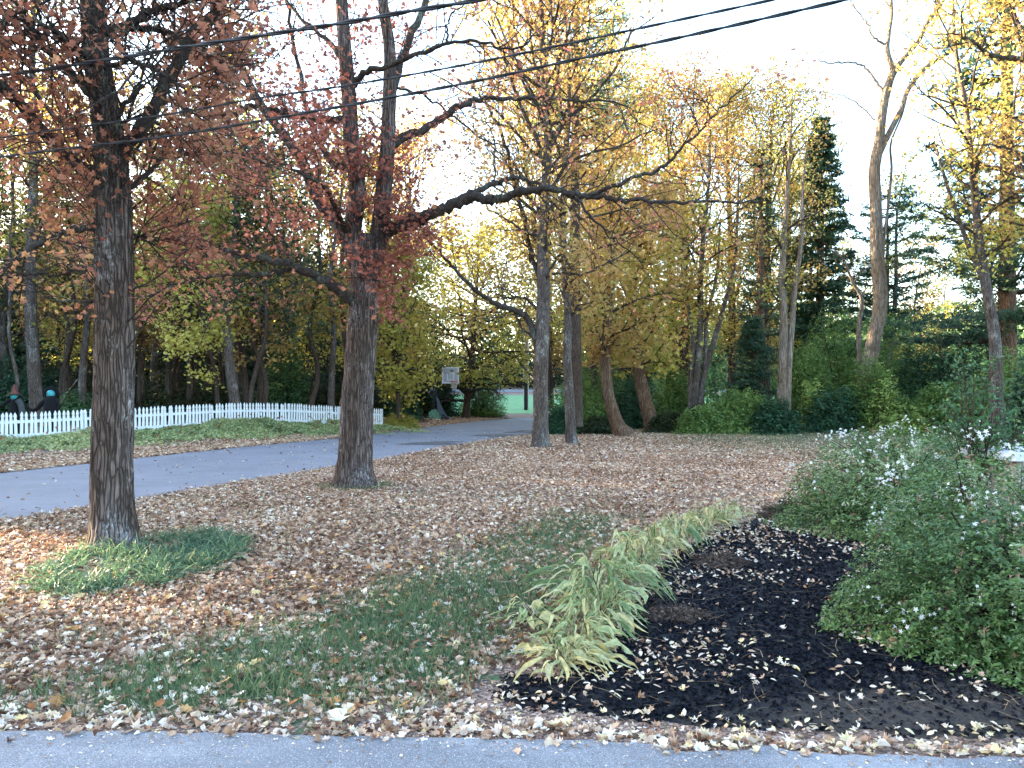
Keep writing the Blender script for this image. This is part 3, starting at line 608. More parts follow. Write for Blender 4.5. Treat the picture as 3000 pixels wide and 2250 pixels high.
lb = [  # points, r0, r1, sprouts, leaves, extent where sprouts begin
 ([(1050, 920), (1020, 870, 13.8), (950, 825, 13.5), (900, 800, 13.3), (845, 775, 13.1), (780, 758, 13), (705, 745, 12.8), (600, 722, 12.6), (520, 705, 12.4), (430, 700, 12.2), (350, 695, 12.1)], .105, .014, 9, 3, .2),
 ([(870, 785, 13.2), (820, 795, 13.2), (760, 808, 13), (700, 800, 12.9), (640, 806, 12.8), (560, 822, 12.6), (470, 850, 12.5), (400, 875, 12.4)], .05, .01, 6, 2, .2),
 ([(1030, 352), (935, 348), (859, 339), (800, 322, 13.8), (741, 312, 13.7), (678, 334, 13.6), (601, 348, 13.5), (575, 390, 13.4)], .075, .03, 8, 4, .2),
 ([(1030, 500), (972, 470, 14.3), (927, 407, 14.5), (895, 300, 14.6), (870, 180, 14.8), (836, 0, 15)], .07, .03, 9, 5, .2),
 ([(1136, 430), (1190, 400, 14.2), (1271, 361, 14.4), (1339, 316, 14.6), (1393, 294, 14.8), (1497, 285, 15), (1633, 290, 15.3), (1780, 300, 15.6), (1880, 330, 15.9)], .09, .012, 15, 5, .3),
 ([(1130, 350), (1155, 250, 14.1), (1190, 136, 14.2), (1253, 0, 14.4), (1310, -120, 14.6)], .085, .05, 7, 3, .3),
 ([(1030, 250), (1068, 217, 13.8), (1135, 190, 13.6), (1226, 158, 13.4), (1316, 127, 13.2), (1407, 122, 13), (1500, 145, 12.9), (1600, 90, 12.8)], .06, .012, 12, 3, .3),
 ([(1316, 127, 13.2), (1310, 80, 13.2), (1325, 40, 13.1), (1362, 10, 13)], .022, .01, 2, 3, .3),
 ([(1110, 690), (1180, 660, 13.8), (1266, 628, 13.6), (1330, 596, 13.5), (1384, 579, 13.4), (1430, 583, 13.35), (1475, 579, 13.3), (1530, 560, 13.2), (1588, 553, 13.1), (1655, 562, 13), (1723, 577, 12.9), (1790, 582, 12.8), (1859, 588, 12.7), (2000, 592, 12.5), (2120, 590, 12.4), (2240, 588, 12.2)], .115, .012, 14, 3, .35),
 ([(1310, 602, 13.5), (1380, 565, 13.6), (1452, 538, 13.7), (1490, 522, 13.7), (1535, 524, 13.8), (1590, 545, 13.8), (1655, 562, 13.9), (1740, 640, 14), (1800, 700, 14), (1880, 770, 14.1)], .06, .01, 10, 4, .5),
 ([(1723, 574, 12.9), (1790, 548, 12.8), (1859, 520, 12.8), (1950, 488, 12.7), (2000, 430, 12.6), (2060, 370, 12.6), (2120, 310, 12.5), (2200, 235, 12.5)], .04, .01, 9, 3, .3),
 ([(1455, 555, 13.7), (1450, 480, 13.6), (1447, 410, 13.5), (1420, 350, 13.5), (1370, 320, 13.5)], .014, .007, 2, 1, .4),
 ([(1020, 700), (960, 560, 13), (900, 520, 12.6), (820, 480, 12.2), (740, 500, 11.9)], .05, .012, 8, 7, .2),
 ([(1000, 170), (940, 100, 14.4), (870, 40, 14.7), (800, -60, 15)], .05, .02, 6, 6, .2),
 ([(1140, 250), (1240, 280, 14.3), (1320, 330, 14.6), (1400, 400, 14.9), (1470, 425, 15), (1560, 410, 15.2), (1640, 380, 15.4)], .025, .008, 6, 1, .3),
]
for pts, a, b_, ns, lf, t0 in lb:
    PRr = T2.limb(L3(pts, Y2), a, b_, sides=9, wob=.018)
    T2.sprout(PRr, int(ns*1.6), 1.25, lvl=1, t0=t0, nch=8, leafn=lf, rmax=.012, wig=.24, leafsp=.07, up=.04)
for st_, ns in ((stemL, 18), (stemR, 18), (stemX, 16)):
    T2.sprout(st_, int(ns*1.5), 1.6, lvl=1, t0=.1, nch=8, leafn=9, rmax=.012, wig=.22, leafsp=.09, up=.03)
# drooping leafy spurs low on the stems
for k in range(44):
    yy = T2.rng.uniform(400, 860); q = Wp(T2.rng.uniform(1030, 1160), yy, Y2-.2); T2.grow(q, np.array([T2.rng.normal()*.9+.45*(yy > 600), -abs(T2.rng.normal())*.5, T2.rng.normal()*.4-.2]), T2.rng.uniform(.5, 1.6), .009, 1, 7, .22, -.02, 8, leafsp=.09)
def k2(P, g):
    x, y = pr(P); n = fbm(P[:, 0]*1.3, P[:, 2]*1.3, 14)
    p = .4+.5*(1-sst(150, 330, np.abs(x-1130)))*sst(360, 480, y)+.6*(x < 960)*sst(60, 200, y)
    p *= sst(.3, .45, n)
    p *= np.where(y > 960, 0, 1.)
    return g.random(len(P)) < p
def r2(P, g):
    x, y = pr(P); return .2+.4*fbm(P[:, 0]*1.2, P[:, 2]*1.2, 7)+g.normal(size=len(P))*.17+.35*(x > 1350)
T2.build('maple_tree', Gp(1040, 1427), 'stout furrowed maple by the road, forking into stems with crimson leaves', 'maple tree',
         leaf='leaf_crimson', lsize=.088, keep=k2, rfun=r2)

# ------------------------------------------------------------------ generic broadleaf trees
def broad(seed, name, Yd, trunk_px, radii, label, leaf, crown, nl=16, L=3.0, lvl=2, leafn=16, leafsp=.25, lsize=.15, bark='bark_grey', brm='branch', cat='tree', group=None,
          limbs=(), sides=14, nch=4, up=.06, spread=(30, 70), tm='diamond', extra=(), keep=None, flat=.2, rmax=.06, wig=.15, rfun=None, ridge=None, per=8, dens=1.0, squash=1.0):
    """crown = (t0, t1): span of the trunk (fraction of its length) that carries limbs."""
    T = Tree(seed)
    P, R = T.trunk([Wp(p[0], p[1], Yd) for p in trunk_px], radii, sides, ridge, per)
    for e in extra: T.trunk([Wp(p[0], p[1], Yd+(p[2] if len(p) > 2 else 0)) for p in e[0]], e[1], 10, None, 6)
    for e in limbs:
        PR_ = T.limb([Wp(p[0], p[1], Yd+(p[2] if len(p) > 2 else 0)) for p in e[0]], e[1], e[2], 7, wob=.02)
        T.sprout(PR_, e[3] if len(e) > 3 else 6, L*.5, lvl=1, t0=.25, nch=5, leafn=(e[4] if len(e) > 4 else leafn), rmax=.02, leafsp=leafsp, up=up)
    if nl: 
        n = len(P)
        for k in range(nl):
            t = crown[0]+(crown[1]-crown[0])*(k+T.rng.random())/nl; i = min(int(t*(n-1)), n-2); f = t*(n-1)-i
            q = P[i]+(P[i+1]-P[i])*f; prof = math.sin(math.pi*min(1, max(.06, (t-crown[0])/(1.04-crown[0]))))**.6
            az = k*2.4+T.rng.uniform(-.5, .5); el = rad(T.rng.uniform(*[90-s_ for s_ in spread[::-1]]))
            d = np.array([math.cos(az)*math.cos(el), math.sin(az)*math.cos(el)*squash, math.sin(el)])
            T.grow(q, d, L*prof*T.rng.uniform(.75, 1.2), min(R[i]*.5, rmax), lvl, nch, wig, up, leafn, (30, 65), leafsp)
    b0 = Wp(trunk_px[0][0], trunk_px[0][1], Yd)
    return T.build(name, b0, label, cat, group, bark, leaf, lsize, tm, keep, flat, brm, rfun, dens)
def gy_(py): return F*CAMZ/(py-HY)

# tree beside the road (mid distance) and its thin neighbour
def rr(a=.2, b_=.5, s=.17, f=.6): return lambda P, g: a+b_*fbm(P[:, 0]*f, P[:, 2]*f, 5)+g.normal(size=len(P))*s
broad(31, 'maple_tree', 24.8, [(1583, 1318), (1583, 1285), (1584, 1200), (1584, 1100), (1590, 960), (1592, 830), (1590, 700), (1598, 560), (1605, 430), (1600, 300), (1590, 160), (1585, 0), (1580, -200)],
      [.36, .28, .24, .235, .22, .2, .17, .15, .13, .11, .1, .08, .04], 'straight grey maple at the lawn corner, one limb reaching over the road', 'leaf_orange', (.42, 1), nl=34, L=4.2, leafn=10, leafsp=.35, lsize=.12,
      sides=40, ridge=barkridge(.02, 12, 5), per=14, tm='lobed', bark='bark_grey', nch=4,
      limbs=[([(1578, 1030), (1565, 975), (1543, 931), (1500, 905, -.3), (1452, 890, -.6), (1393, 849, -1), (1339, 795, -1.4), (1294, 745, -1.8), (1250, 700, -2)], .13, .03, 9, 7),
             ([(1575, 905), (1530, 870, .3), (1480, 872, .5), (1430, 850, .8), (1380, 845, 1.2)], .05, .015, 7, 8),
             ([(1580, 1000), (1530, 960, .5), (1490, 900, 1), (1400, 930, 1.5), (1340, 950, 2)], .05, .015, 8, 6),
             ([(1590, 830), (1560, 760, .3), (1535, 640, .5), (1512, 560, .6), (1480, 420, .8), (1440, 330, 1), (1380, 250, 1.2)], .10, .04, 10, 6),
             ([(1600, 520), (1570, 400, -.3), (1520, 300, -.5), (1480, 180, -.8), (1430, 60, -1)], .08, .03, 9, 8),
             ([(1600, 440), (1660, 350, -.3), (1720, 300, -.5), (1800, 200, -.8), (1850, 90, -1)], .07, .03, 9, 8),
             ([(1592, 830), (1610, 805, -.3), (1650, 800, -.5), (1700, 805, -.8), (1760, 780, -1), (1840, 740, -1.2)], .06, .015, 8, 9)], rfun=rr(.1, .6))
broad(32, 'maple_tree', 26.5, [(1676, 1304), (1672, 1260), (1668, 1150), (1662, 1050), (1664, 940), (1655, 800), (1650, 650), (1655, 480), (1668, 300), (1660, 120), (1650, -60)],
      [.24, .19, .165, .15, .13, .12, .11, .1, .08, .06, .03], 'slim lichen-spotted maple right beside the straight grey maple at the lawn corner', 'leaf_orange', (.4, 1), nl=26, L=3.6, leafn=10, lsize=.12, sides=24, tm='lobed', bark='bark_grey', rfun=rr(.2, .6))

# spreading gold maple over the road, behind the hoop
broad(33, 'maple_tree', 55, [(1366, 1226), (1368, 1180), (1372, 1120), (1385, 1020), (1392, 900), (1400, 780), (1400, 690)], [.3, .25, .22, .2, .16, .1, .05],
      'broad olive gold maple whose low crown spreads over the road behind the basketball hoop', 'leaf_olive', (.16, 1), nl=46, L=6.4, leafn=17, leafsp=.5, lsize=.24, spread=(45, 92), up=-.015, rmax=.12, bark='bark_dark', squash=.9,
      keep=lambda P, g: ((pr(P)[1] < 1135) & ((pr(P)[1] < 1060) | (g.random(len(P)) < .8)) & ((P[:, 2] > 2.6) | (g.random(len(P)) < .5))), rfun=rr(.15, .55, .14, .3))
# leaning orange maples at the wood's edge
broad(34, 'maple_tree', 31.5, [(1832, 1280), (1812, 1250), (1796, 1205), (1780, 1140), (1774, 1060), (1778, 960), (1790, 820), (1790, 660), (1770, 500)], [.46, .3, .25, .23, .22, .2, .15, .1, .05],
      'leaning brown-barked maple with drooping orange leaves at the lawn edge', 'leaf_orange', (.45, 1), nl=22, L=3.4, leafn=16, leafsp=.3, lsize=.17, sides=28, ridge=barkridge(.02, 14, 2), per=12, bark='bark_warm', tm='lobed', up=-.03,
      keep=lambda P, g: (pr(P)[1] < 1075), rfun=rr(.2, .5))
broad(35, 'maple_tree', 35, [(1915, 1267), (1908, 1235), (1892, 1180), (1876, 1110), (1866, 1020), (1850, 900), (1870, 740), (1900, 600)], [.5, .36, .31, .29, .25, .2, .14, .06],
      'thick leaning maple with olive yellow leaves, just right of the drooping orange one', 'leaf_olive', (.4, 1), nl=24, L=4.2, leafn=14, leafsp=.35, lsize=.19, sides=28, ridge=barkridge(.02, 14, 12), per=12, bark='bark_warm', tm='lobed', up=-.02,
      keep=lambda P, g: (pr(P)[1] < 1110), rfun=rr(.15, .6))
# multi-stemmed tree with a dark shrub at its foot
broad(36, 'ash_tree', 36, [(2030, 1262), (2028, 1200), (2040, 1100), (2050, 980), (2052, 850), (2060, 700), (2075, 540), (2080, 380)], [.3, .2, .17, .15, .13, .11, .08, .04],
      'many-stemmed grey tree with upright stems and sparse gold leaves', 'leaf_orange', (.45, 1), nl=16, L=3.2, leafn=12, leafsp=.3, lsize=.17, bark='bark_grey',
      extra=[([(2035, 1262), (2046, 1200), (2060, 1110), (2085, 1020), (2120, 900), (2150, 780), (2160, 640), (2165, 480)], [.26, .17, .14, .13, .11, .09, .07, .03]),
             ([(2030, 1262), (2022, 1180), (2024, 1080), (2030, 990), (2010, 860), (1990, 720), (1960, 560)], [.2, .13, .1, .09, .08, .06, .03]),
             ([(2040, 1262), (2052, 1180), (2066, 1060), (2070, 940), (2100, 800), (2110, 640)], [.2, .12, .1, .08, .07, .03])], rfun=rr(.2, .5))
# twin pale trunks
broad(37, 'birch_tree', 34, [(2292, 1270), (2290, 1180), (2293, 1060), (2296, 940), (2292, 800), (2300, 660), (2310, 500), (2316, 380), (2320, 280)], [.26, .21, .19, .17, .15, .12, .09, .06, .03],
      'pair of pale grey upright trunks joined at the foot, bare twigs at the top', 'leaf_yellow', (.35, 1), nl=14, L=2.0, leafn=4, leafsp=.2, lsize=.13, bark='bark_pale', brm='branch', spread=(20, 50),
      extra=[([(2296, 1268), (2306, 1180), (2310, 1080), (2320, 960), (2330, 830), (2348, 700), (2350, 560), (2365, 420)], [.22, .17, .15, .13, .12, .1, .07, .03])])
# large bare tree
broad(38, 'bare_tree', 36, [(2545, 1270), (2540, 1200), (2546, 1080), (2560, 990), (2576, 920), (2578, 840), (2568, 720), (2566, 600), (2562, 500), (2576, 410), (2585, 330), (2602, 250), (2620, 205)],
      [.62, .42, .36, .32, .31, .31, .29, .26, .25, .22, .2, .18, .15], 'tall bare pale tree with curving trunk and leafless forks against white sky', 'leaf_orange', (.5, 1), nl=0, leafn=0, bark='bark_pale', brm='bark_pale', sides=48, ridge=barkridge(.03, 14, 21, 1.2), per=14, L=1.6, lsize=.14,
      extra=[([(2618, 210), (2600, 150), (2604, 100), (2612, 30), (2605, -60)], [.13, .11, .09, .08, .05]), ([(2612, 225), (2640, 180), (2690, 120), (2715, 70), (2755, 15), (2800, -60)], [.14, .12, .11, .1, .08, .04]),
             ([(2572, 460), (2600, 400), (2640, 320), (2662, 260), (2710, 200), (2770, 160), (2808, 125), (2822, 100)], [.15, .14, .12, .11, .1, .09, .06, .03]),
             ([(2585, 790), (2590, 700), (2600, 620), (2612, 500), (2610, 420), (2645, 330), (2668, 225)], [.07, .07, .06, .06, .05, .04, .02])],
      limbs=[([(2590, 272), (2560, 230), (2535, 200), (2500, 184), (2450, 184), (2425, 185), (2393, 170), (2410, 150), (2424, 138)], .06, .015, 0), ([(2564, 352), (2525, 315), (2478, 283), (2440, 275), (2400, 268)], .04, .012, 0),
             ([(2598, 130), (2560, 110), (2540, 70), (2510, 30), (2490, 0)], .06, .02, 4, 2), ([(2612, 30), (2595, 0), (2580, -30)], .04, .02, 2, 6), ([(2755, 15), (2770, -20), (2760, -60)], .04, .02, 2, 2)])
# thin dead leaning tree left of it
broad(39, 'dead_tree', 38, [(2520, 1255), (2518, 1100), (2516, 960), (2525, 880), (2500, 830), (2480, 780), (2465, 730)], [.14, .12, .11, .09, .08, .05, .02], 'thin pale dead tree leaning beside the tall bare tree', None, (.5, 1), nl=8, L=1.6, leafn=0, bark='bark_pale', brm='bark_pale')
broad(40, 'dead_tree', 41, [(2420, 960), (2425, 880), (2412, 800), (2405, 740), (2395, 640)][::1], [.12, .12, .1, .09, .04], 'short dark curved dead snag between the twin pale trunks and the bare tree', None, (.4, 1), nl=5, L=1.0, leafn=0, bark='bark_dark') if 0 else None
# tall orange crowns in the middle distance
fa = [(2010, 44, 300, 'leaf_orange', 'tall brown-orange crown rising in front of the white sky, middle of the wood edge', 13, .2, .5),
      (2150, 47, 310, 'leaf_olive', 'tall olive gold crown just left of the twin pale trunks', 14, .2, .6),
      (2235, 43, 330, 'leaf_orange', 'narrow orange crown directly behind the twin pale trunks', 15, .3, .5),
      (1760, 42, 250, 'leaf_olive', 'tall olive tree above the leaning brown-barked maples', 16, .1, .5),
      (1890, 48, 380, 'leaf_olive', 'dense olive yellow tree behind the thick leaning maple', 17, .2, .5),
      (1612, 50, 330, 'leaf_orange', 'airy orange tree seen behind the long horizontal maple limb', 18, .2, .5),
      (2305, 50, 640, 'leaf_mixed', 'yellow green tree below and left of the dark cone-shaped spruce', 19, .3, .5),
      (1180, 46, 480, 'leaf_orange', 'orange tree behind the stout furrowed maple', 20, .2, .5)]
for px, Yd, top, lf, lab, sd, a, b_ in fa:
    dx = random.Random(sd).uniform(-25, 25)
    broad(sd, 'maple_tree', Yd, [(px, 1205), (px-6, 1050), (px+dx*.3, 850), (px+dx*.6, 650), (px+dx, 450 if top < 430 else 560), (px+dx, top)], [.3, .25, .21, .17, .1, .03], lab, lf, (.14, 1), nl=32, L=5.0, leafn=17, leafsp=.42, lsize=.16,
          bark='bark_dark' if sd % 2 else 'bark_grey', up=.08, group='tall autumn trees at the wood edge', rfun=rr(a, b_, .15, .3), spread=(25, 65))

broad(47, 'maple_tree', 47, [(1606, 1205), (1600, 1000), (1580, 760), (1545, 520), (1510, 280), (1485, 60)], [.26, .22, .18, .14, .09, .03], 'tall airy gold maple leaning behind the lawn corner maples, its twigs crossing the white sky', 'leaf_olive', (.3, 1), nl=28, L=4.6, leafn=9, leafsp=.4, lsize=.17, bark='bark_dark', group='tall autumn trees at the wood edge', rfun=rr(.2, .55, .15, .3), spread=(25, 65))
broad(48, 'maple_tree', 39, [(1735, 1205), (1740, 1000), (1745, 760), (1760, 520), (1780, 280), (1800, 40)], [.24, .2, .17, .13, .08, .03], 'tall dark-twigged thin-leaved maple reaching the top edge above the leaning maples', 'leaf_olive', (.4, 1), nl=30, L=4.0, leafn=6, leafsp=.35, lsize=.15, bark='bark_dark', group='tall autumn trees at the wood edge', rfun=rr(.2, .55, .15, .3), spread=(25, 65))
# ------------------------------------------------------------------ conifers
def pine(seed, name, px, Yd, base_py, top_py, r0, Lmax, label, z0=.15, group=None, layer=.8, droop=.0, cone=True, bark='bark_dark', tuft=7, tsz=.2, prof=None, nb=5, dens=1.0, leaf='needle', lean=0):
    T = Tree(seed); g = T.rng
    B = Wp(px, base_py, Yd); Tp = Wp(px+lean, top_py, Yd); h = Tp[2]-B[2]
    T.trunk([B, B+(Tp-B)*.3+np.array([g.normal()*.1, 0, 0]), B+(Tp-B)*.7, Tp], [r0, r0*.8, r0*.45, .02], 16, None, 10)
    z = z0*h; LP = []
    while z < h*.98:
        t = z/h
        Lb = Lmax*(prof(t) if prof else (1-t)**.8+.05)
        for k in range(nb):
            if g.random() > dens: continue
            az = g.uniform(0, 2*math.pi); Lk = Lb*g.uniform(.6, 1.15)
            P0 = B+(Tp-B)*t; d = np.array([math.cos(az), math.sin(az), g.uniform(-.05, .25)-droop]); n = 7; pts = [P0]
            for i in range(n):
                d2 = d+np.array([0, 0, .05*i-droop*.2])+g.normal(size=3)*.07; pts.append(pts[-1]+d2/np.linalg.norm(d2)*Lk/n)
            pts = np.array(pts); T.br.add(pts, np.linspace(min(r0*.25, .02+.012*Lk), .006, n+1), 4)
            side = np.cross(d, [0, 0, 1]); side /= np.linalg.norm(side)
            m_ = max(4, int(Lk*4))
            for q in range(m_):
                s_ = g.uniform(.25, 1); i = min(int(s_*n), n-1); c = pts[i]+(pts[i+1]-pts[i])*(s_*n-i)
                sg = 1 if q % 2 else -1; ls = Lk*.32*(1.15-s_)*g.uniform(.6, 1.2)+.15
                e = c+side*sg*ls+d*ls*.6+np.array([0, 0, g.normal()*.08*ls]); T.br.add(np.array([c, (c+e)/2, e]), [.01, .006, .003], 3)
                kk = max(2, int(ls*5)); tt = g.uniform(.15, 1.05, kk)[:, None]
                cc = c+(e-c)*tt; LP.append((np.repeat(cc, tuft, 0)+g.normal(size=(kk*tuft, 3))*np.array([.09, .09, .05])))
        z += layer*g.uniform(.7, 1.3)*(1-.4*t)
    T.L = LP
    return T.build(name, B, label, 'pine tree' if 'pine' in name else 'spruce', group, bark, leaf, tsz, 'needle' if 0 else 'needlew', None, .25, 'bark_dark', lambda P, g: .15+.6*fbm(P[:, 0]*.7, P[:, 2]*.9, 3)+g.normal(size=len(P))*.2)
TM['needlew'] = _t([(-.13, -.5, 0), (.13, -.5, 0), (.07, .5, .05), (-.07, .5, .05)], [(0, 1, 2, 3)])
pine(51, 'spruce_tree', 2405, 46, 1230, 330, .35, 3.5, 'dark blue green cone-shaped spruce standing clear against the sky', z0=.1, layer=.55, nb=8, tuft=5, tsz=.34, droop=.1)
pine(52, 'pine_tree', 1690, 29, 1250, -560, .24, 4.0, 'tall dark pine rising behind the slim lichen-spotted maple', z0=.47, layer=.7, nb=6, tuft=4, tsz=.17)
pine(53, 'pine_tree', 2950, 34, 1245, -500, .42, 6.4, 'huge pine with layered boughs and reddish-brown trunk at the far right', z0=.14, layer=1.1, nb=6, tuft=4, tsz=.27, prof=lambda t: 1-.75*t, bark='bark_warm')
pine(54, 'pine_tree', 2600, 46, 1230, 560, .22, 5.0, 'dark low pine spreading behind the trunk of the tall bare tree', z0=.25, layer=1.0, nb=6, tuft=4, tsz=.28, prof=lambda t: .9-.6*t)
pine(55, 'pine_tree', 2205, 37, 1240, 930, .1, 1.6, 'young dark green pine in the undergrowth left of the twin pale trunks', z0=.05, layer=.3, nb=7, tuft=6, tsz=.2)
pine(56, 'pine_tree', 60, 40, 1210, 700, .16, 2.6, 'dark evergreen tree in the woods behind the black-robed figures', z0=.05, layer=.5, nb=7, tuft=5, tsz=.32)
pine(57, 'pine_tree', 1960, 52, 1220, 480, .25, 3.6, 'dark pine half hidden behind the many-stemmed grey tree', z0=.15, layer=.8, nb=6, tuft=4, tsz=.34)
pine(58, 'pine_tree', 2230, 41, 1235, 420, .30, 2.2, 'reddish trunked pine with dead lower boughs behind the twin pale trunks', z0=.2, layer=.8, nb=6, tuft=2, tsz=.3, bark='bark_warm')
pine(59, 'pine_tree', 1760, 47, 1230, 860, .15, 2.6, 'small dark pine behind the drooping orange leaves', z0=.05, layer=.5, nb=6, tuft=5, tsz=.3)
# yellow-leaved hardwoods in front of the big pine, top right
broad(41, 'ash_tree', 27, [(2925, 1290), (2918, 1150), (2915, 1000), (2895, 870), (2872, 740), (2860, 620), (2846, 480), (2830, 320), (2800, 150), (2790, -40)], [.28, .22, .19, .17, .15, .13, .1, .09, .07, .03],
      'grey-barked slanting tree with sunlit yellow leaves, in front of the huge pine', 'leaf_yellow', (.36, 1), nl=24, L=3.4, leafn=13, leafsp=.35, lsize=.13, bark='bark_grey', tm='lobed', keep=lambda P, g: (pr(P)[0] > 2690+60*g.normal(size=len(P))) & (g.random(len(P)) < .3+.9*fbm(P[:, 0]*.8, P[:, 2]*.8, 3)),
      extra=[([(2915, 1000), (2900, 900), (2868, 790), (2830, 700), (2780, 560), (2740, 420)], [.12, .1, .09, .08, .06, .03])])
broad(42, 'maple_tree', 25, [(3080, 1300), (3070, 1000), (3060, 700), (3040, 400), (3020, 100), (3010, -200)], [.3, .25, .2, .17, .12, .04], 'amber-leaved tree whose crown hangs in above the stone pillar', 'leaf_orange', (.36, 1), nl=26, L=3.8, leafn=13, leafsp=.4, lsize=.13, tm='lobed',
      limbs=[([(3040, 180), (2960, 170, -1), (2900, 160, -2), (2860, 130, -3), (2820, 110, -3), (2790, 95, -3)], .09, .02, 7, 5), ([(3060, 600), (3000, 470, -1), (2940, 430, -1), (2860, 425, -2), (2800, 450, -2)], .06, .015, 6, 4)])

# ------------------------------------------------------------------ the woods behind the fence
broad(60, 'woods_tree', 32, [(112, 1262), (108, 1200), (98, 1050), (90, 900), (92, 720), (98, 520), (94, 300), (96, 60), (100, -150)], [.36, .27, .25, .23, .21, .18, .14, .1, .04], 'large smooth grey trunk standing right behind the black-robed figures', 'leaf_mixed', (.5, 1), nl=14, L=3.4, leafn=8, leafsp=.3, lsize=.15, bark='bark_grey', sides=24)
broad(61, 'maple_tree', 31.5, [(640, 1245), (632, 1100), (600, 960), (585, 820), (570, 700), (560, 560)], [.1, .09, .08, .06, .04, .02], 'slender maple behind the picket fence, hung with bright lemon yellow leaves', 'leaf_yellow', (.3, 1), nl=22, L=2.6, leafn=10, leafsp=.2, lsize=.15, bark='bark_dark', tm='lobed', up=-.06,
      limbs=[([(600, 960), (560, 900, -.5), (540, 960, -1), (575, 1060, -1.3)], .02, .006, 7, 16), ([(600, 900), (520, 800, -.3), (440, 830, -.6), (400, 900, -.8)], .025, .006, 8, 12), ([(590, 840), (500, 720, -.3), (420, 700, -.6), (330, 760, -.8)], .025, .006, 8, 10), ([(590, 840), (650, 800, -.3), (700, 840, -.6), (690, 960, -.8)], .02, .006, 6, 9)], rfun=rr(.3, .4))
broad(62, 'maple_tree', 33.5, [(760, 1235), (765, 1100), (770, 950), (765, 800), (750, 650)], [.13, .12, .1, .07, .03], 'small amber maple behind the fence between the lemon yellow maple and furrowed trunk', 'leaf_orange', (.25, 1), nl=20, L=2.4, leafn=12, leafsp=.25, lsize=.16, bark='bark_dark', tm='lobed', up=-.03, rfun=rr(.3, .5),
      keep=lambda P, g: g.random(len(P)) < sst(.3, .5, fbm(P[:, 0]*.9, P[:, 2]*.9, 8)))
broad(63, 'maple_tree', 38, [(1170, 1225), (1165, 1130), (1160, 1010), (1150, 880), (1140, 740)], [.14, .12, .1, .07, .03], 'yellow green young maple between the fence end and the basketball hoop', 'leaf_olive', (.12, 1), nl=26, L=3.0, leafn=13, leafsp=.3, lsize=.17, bark='bark_dark', tm='lobed', rfun=rr(.2, .5))
# thin woodland trees: six kinds, copied
kinds = []
specs = [('leaf_mixed', .14, 13, 7, 'slender woodland tree with sparse yellow green leaves'), ('leaf_orange', .11, 12, 10, 'thin woodland tree with amber leaves high up'), ('leaf_mixed', .19, 16, 8, 'taller woodland tree with a thicker grey trunk'),
         ('leaf_yellow', .07, 8, 8, 'thin sapling with pale yellow leaves'), ('leaf_dark', .10, 12, 16, 'dark green leaved woodland tree'), (None, .08, 11, 0, 'thin bare woodland trunk without leaves')]
for k, (lf, r0, h, ln, lab) in enumerate(specs):
    T = Tree(200+k); g = T.rng; pts = [np.array([0, 0, -.1])]
    for i in range(6): pts.append(pts[-1]+np.array([g.normal()*.22, g.normal()*.22, h/6]))
    P, R = T.trunk(pts, [r0*1.25, r0, r0*.85, r0*.7, r0*.5, r0*.3, .02], 10, None, 5, .01)
    n = len(P)
    for j in range(16):
        t = .3+.7*(j+g.random())/16; i = min(int(t*(n-1)), n-2); az = j*2.4+g.uniform(-.5, .5); el = rad(g.uniform(5, 50))
        T.grow(P[i], np.array([math.cos(az)*math.cos(el), math.sin(az)*math.cos(el), math.sin(el)]), g.uniform(1.6, 2.8)*(1.2-.5*t), min(.035, R[i]*.5), 2, 3, .2, .05, ln, (30, 65), .3)
    kinds.append((T.build('woods_tree', (0, 0, 0), lab, 'tree', 'woodland trees behind the fence', 'bark_grey' if k in (0, 2, 5) else 'bark_dark', lf or 'leaf_dark', .19, 'diamond', None, .2, 'branch' if k in (0, 2, 5) else 'bark_dark', rr(.15, .55, .15, .4)), lab))
g = np.random.default_rng(77)
pos = []
for px in list(np.linspace(-40, 1130, 46)):
    pos.append((px+g.normal()*14, g.uniform(31, 48)))
for px in np.linspace(-20, 1150, 16): pos.append((px+g.normal()*20, g.uniform(48, 60)))
for px in np.linspace(1660, 2900, 17): pos.append((px+g.normal()*30, g.uniform(44, 62)))
used = [0]*6; made = []
ZL = [(180, 'behind the black-robed figures'), (420, 'behind the near red maple trunk'), (620, 'under the lemon yellow maple'), (850, 'beyond the middle of the fence'), (1000, 'just left of the furrowed maple'), (1300, 'between furrowed maple and hoop'),
      (1900, 'behind the leaning maples'), (2280, 'behind the many-stemmed tree'), (2560, 'between twin pale trunks and bare tree'), (9999, 'behind the dense evergreen shrub')]
SH = ['slender yellow-green woodland tree', 'thin amber-topped woodland tree', 'thick-trunked tall woodland tree', 'pale yellow sapling', 'dark green woodland tree', 'thin bare woodland trunk']
for j, (px, Yd) in enumerate(pos):
    k = int(g.choice([0, 1, 2, 3, 4, 5], p=[.2, .13, .2, .12, .2, .15])); root, lab = kinds[k]
    o = root if used[k] == 0 else copy_tree(root); used[k] += 1
    x = (px-1500)/F*Yd
    if px < 1200: x = min(x, np.interp(Yd, [23, 37.5, 60], [-15.6, -8.0, -6]))
    o.location = (x, Yd, Hf(x, Yd)); s_ = g.uniform(.85, 1.2); o.scale = (s_, s_, s_); o.rotation_euler = (g.normal()*.04, g.normal()*.05, g.uniform(0, 6.28))
    pxx = x/Yd*F+1500; zone = [z for lim, z in ZL if pxx < lim][0]; row = 'front row' if Yd < 40 else 'middle row' if Yd < 49 else 'back row'
    made.append((SH[k], row, zone, pxx, o)); o['group'] = 'woodland trees beyond the lawn' if pxx > 1300 else 'woodland trees behind the fence'
from collections import defaultdict
dd_ = defaultdict(list)
for q in made: dd_[q[:3]].append(q)
ORD = ['leftmost', 'second', 'third', 'fourth', 'fifth', 'sixth', 'seventh']
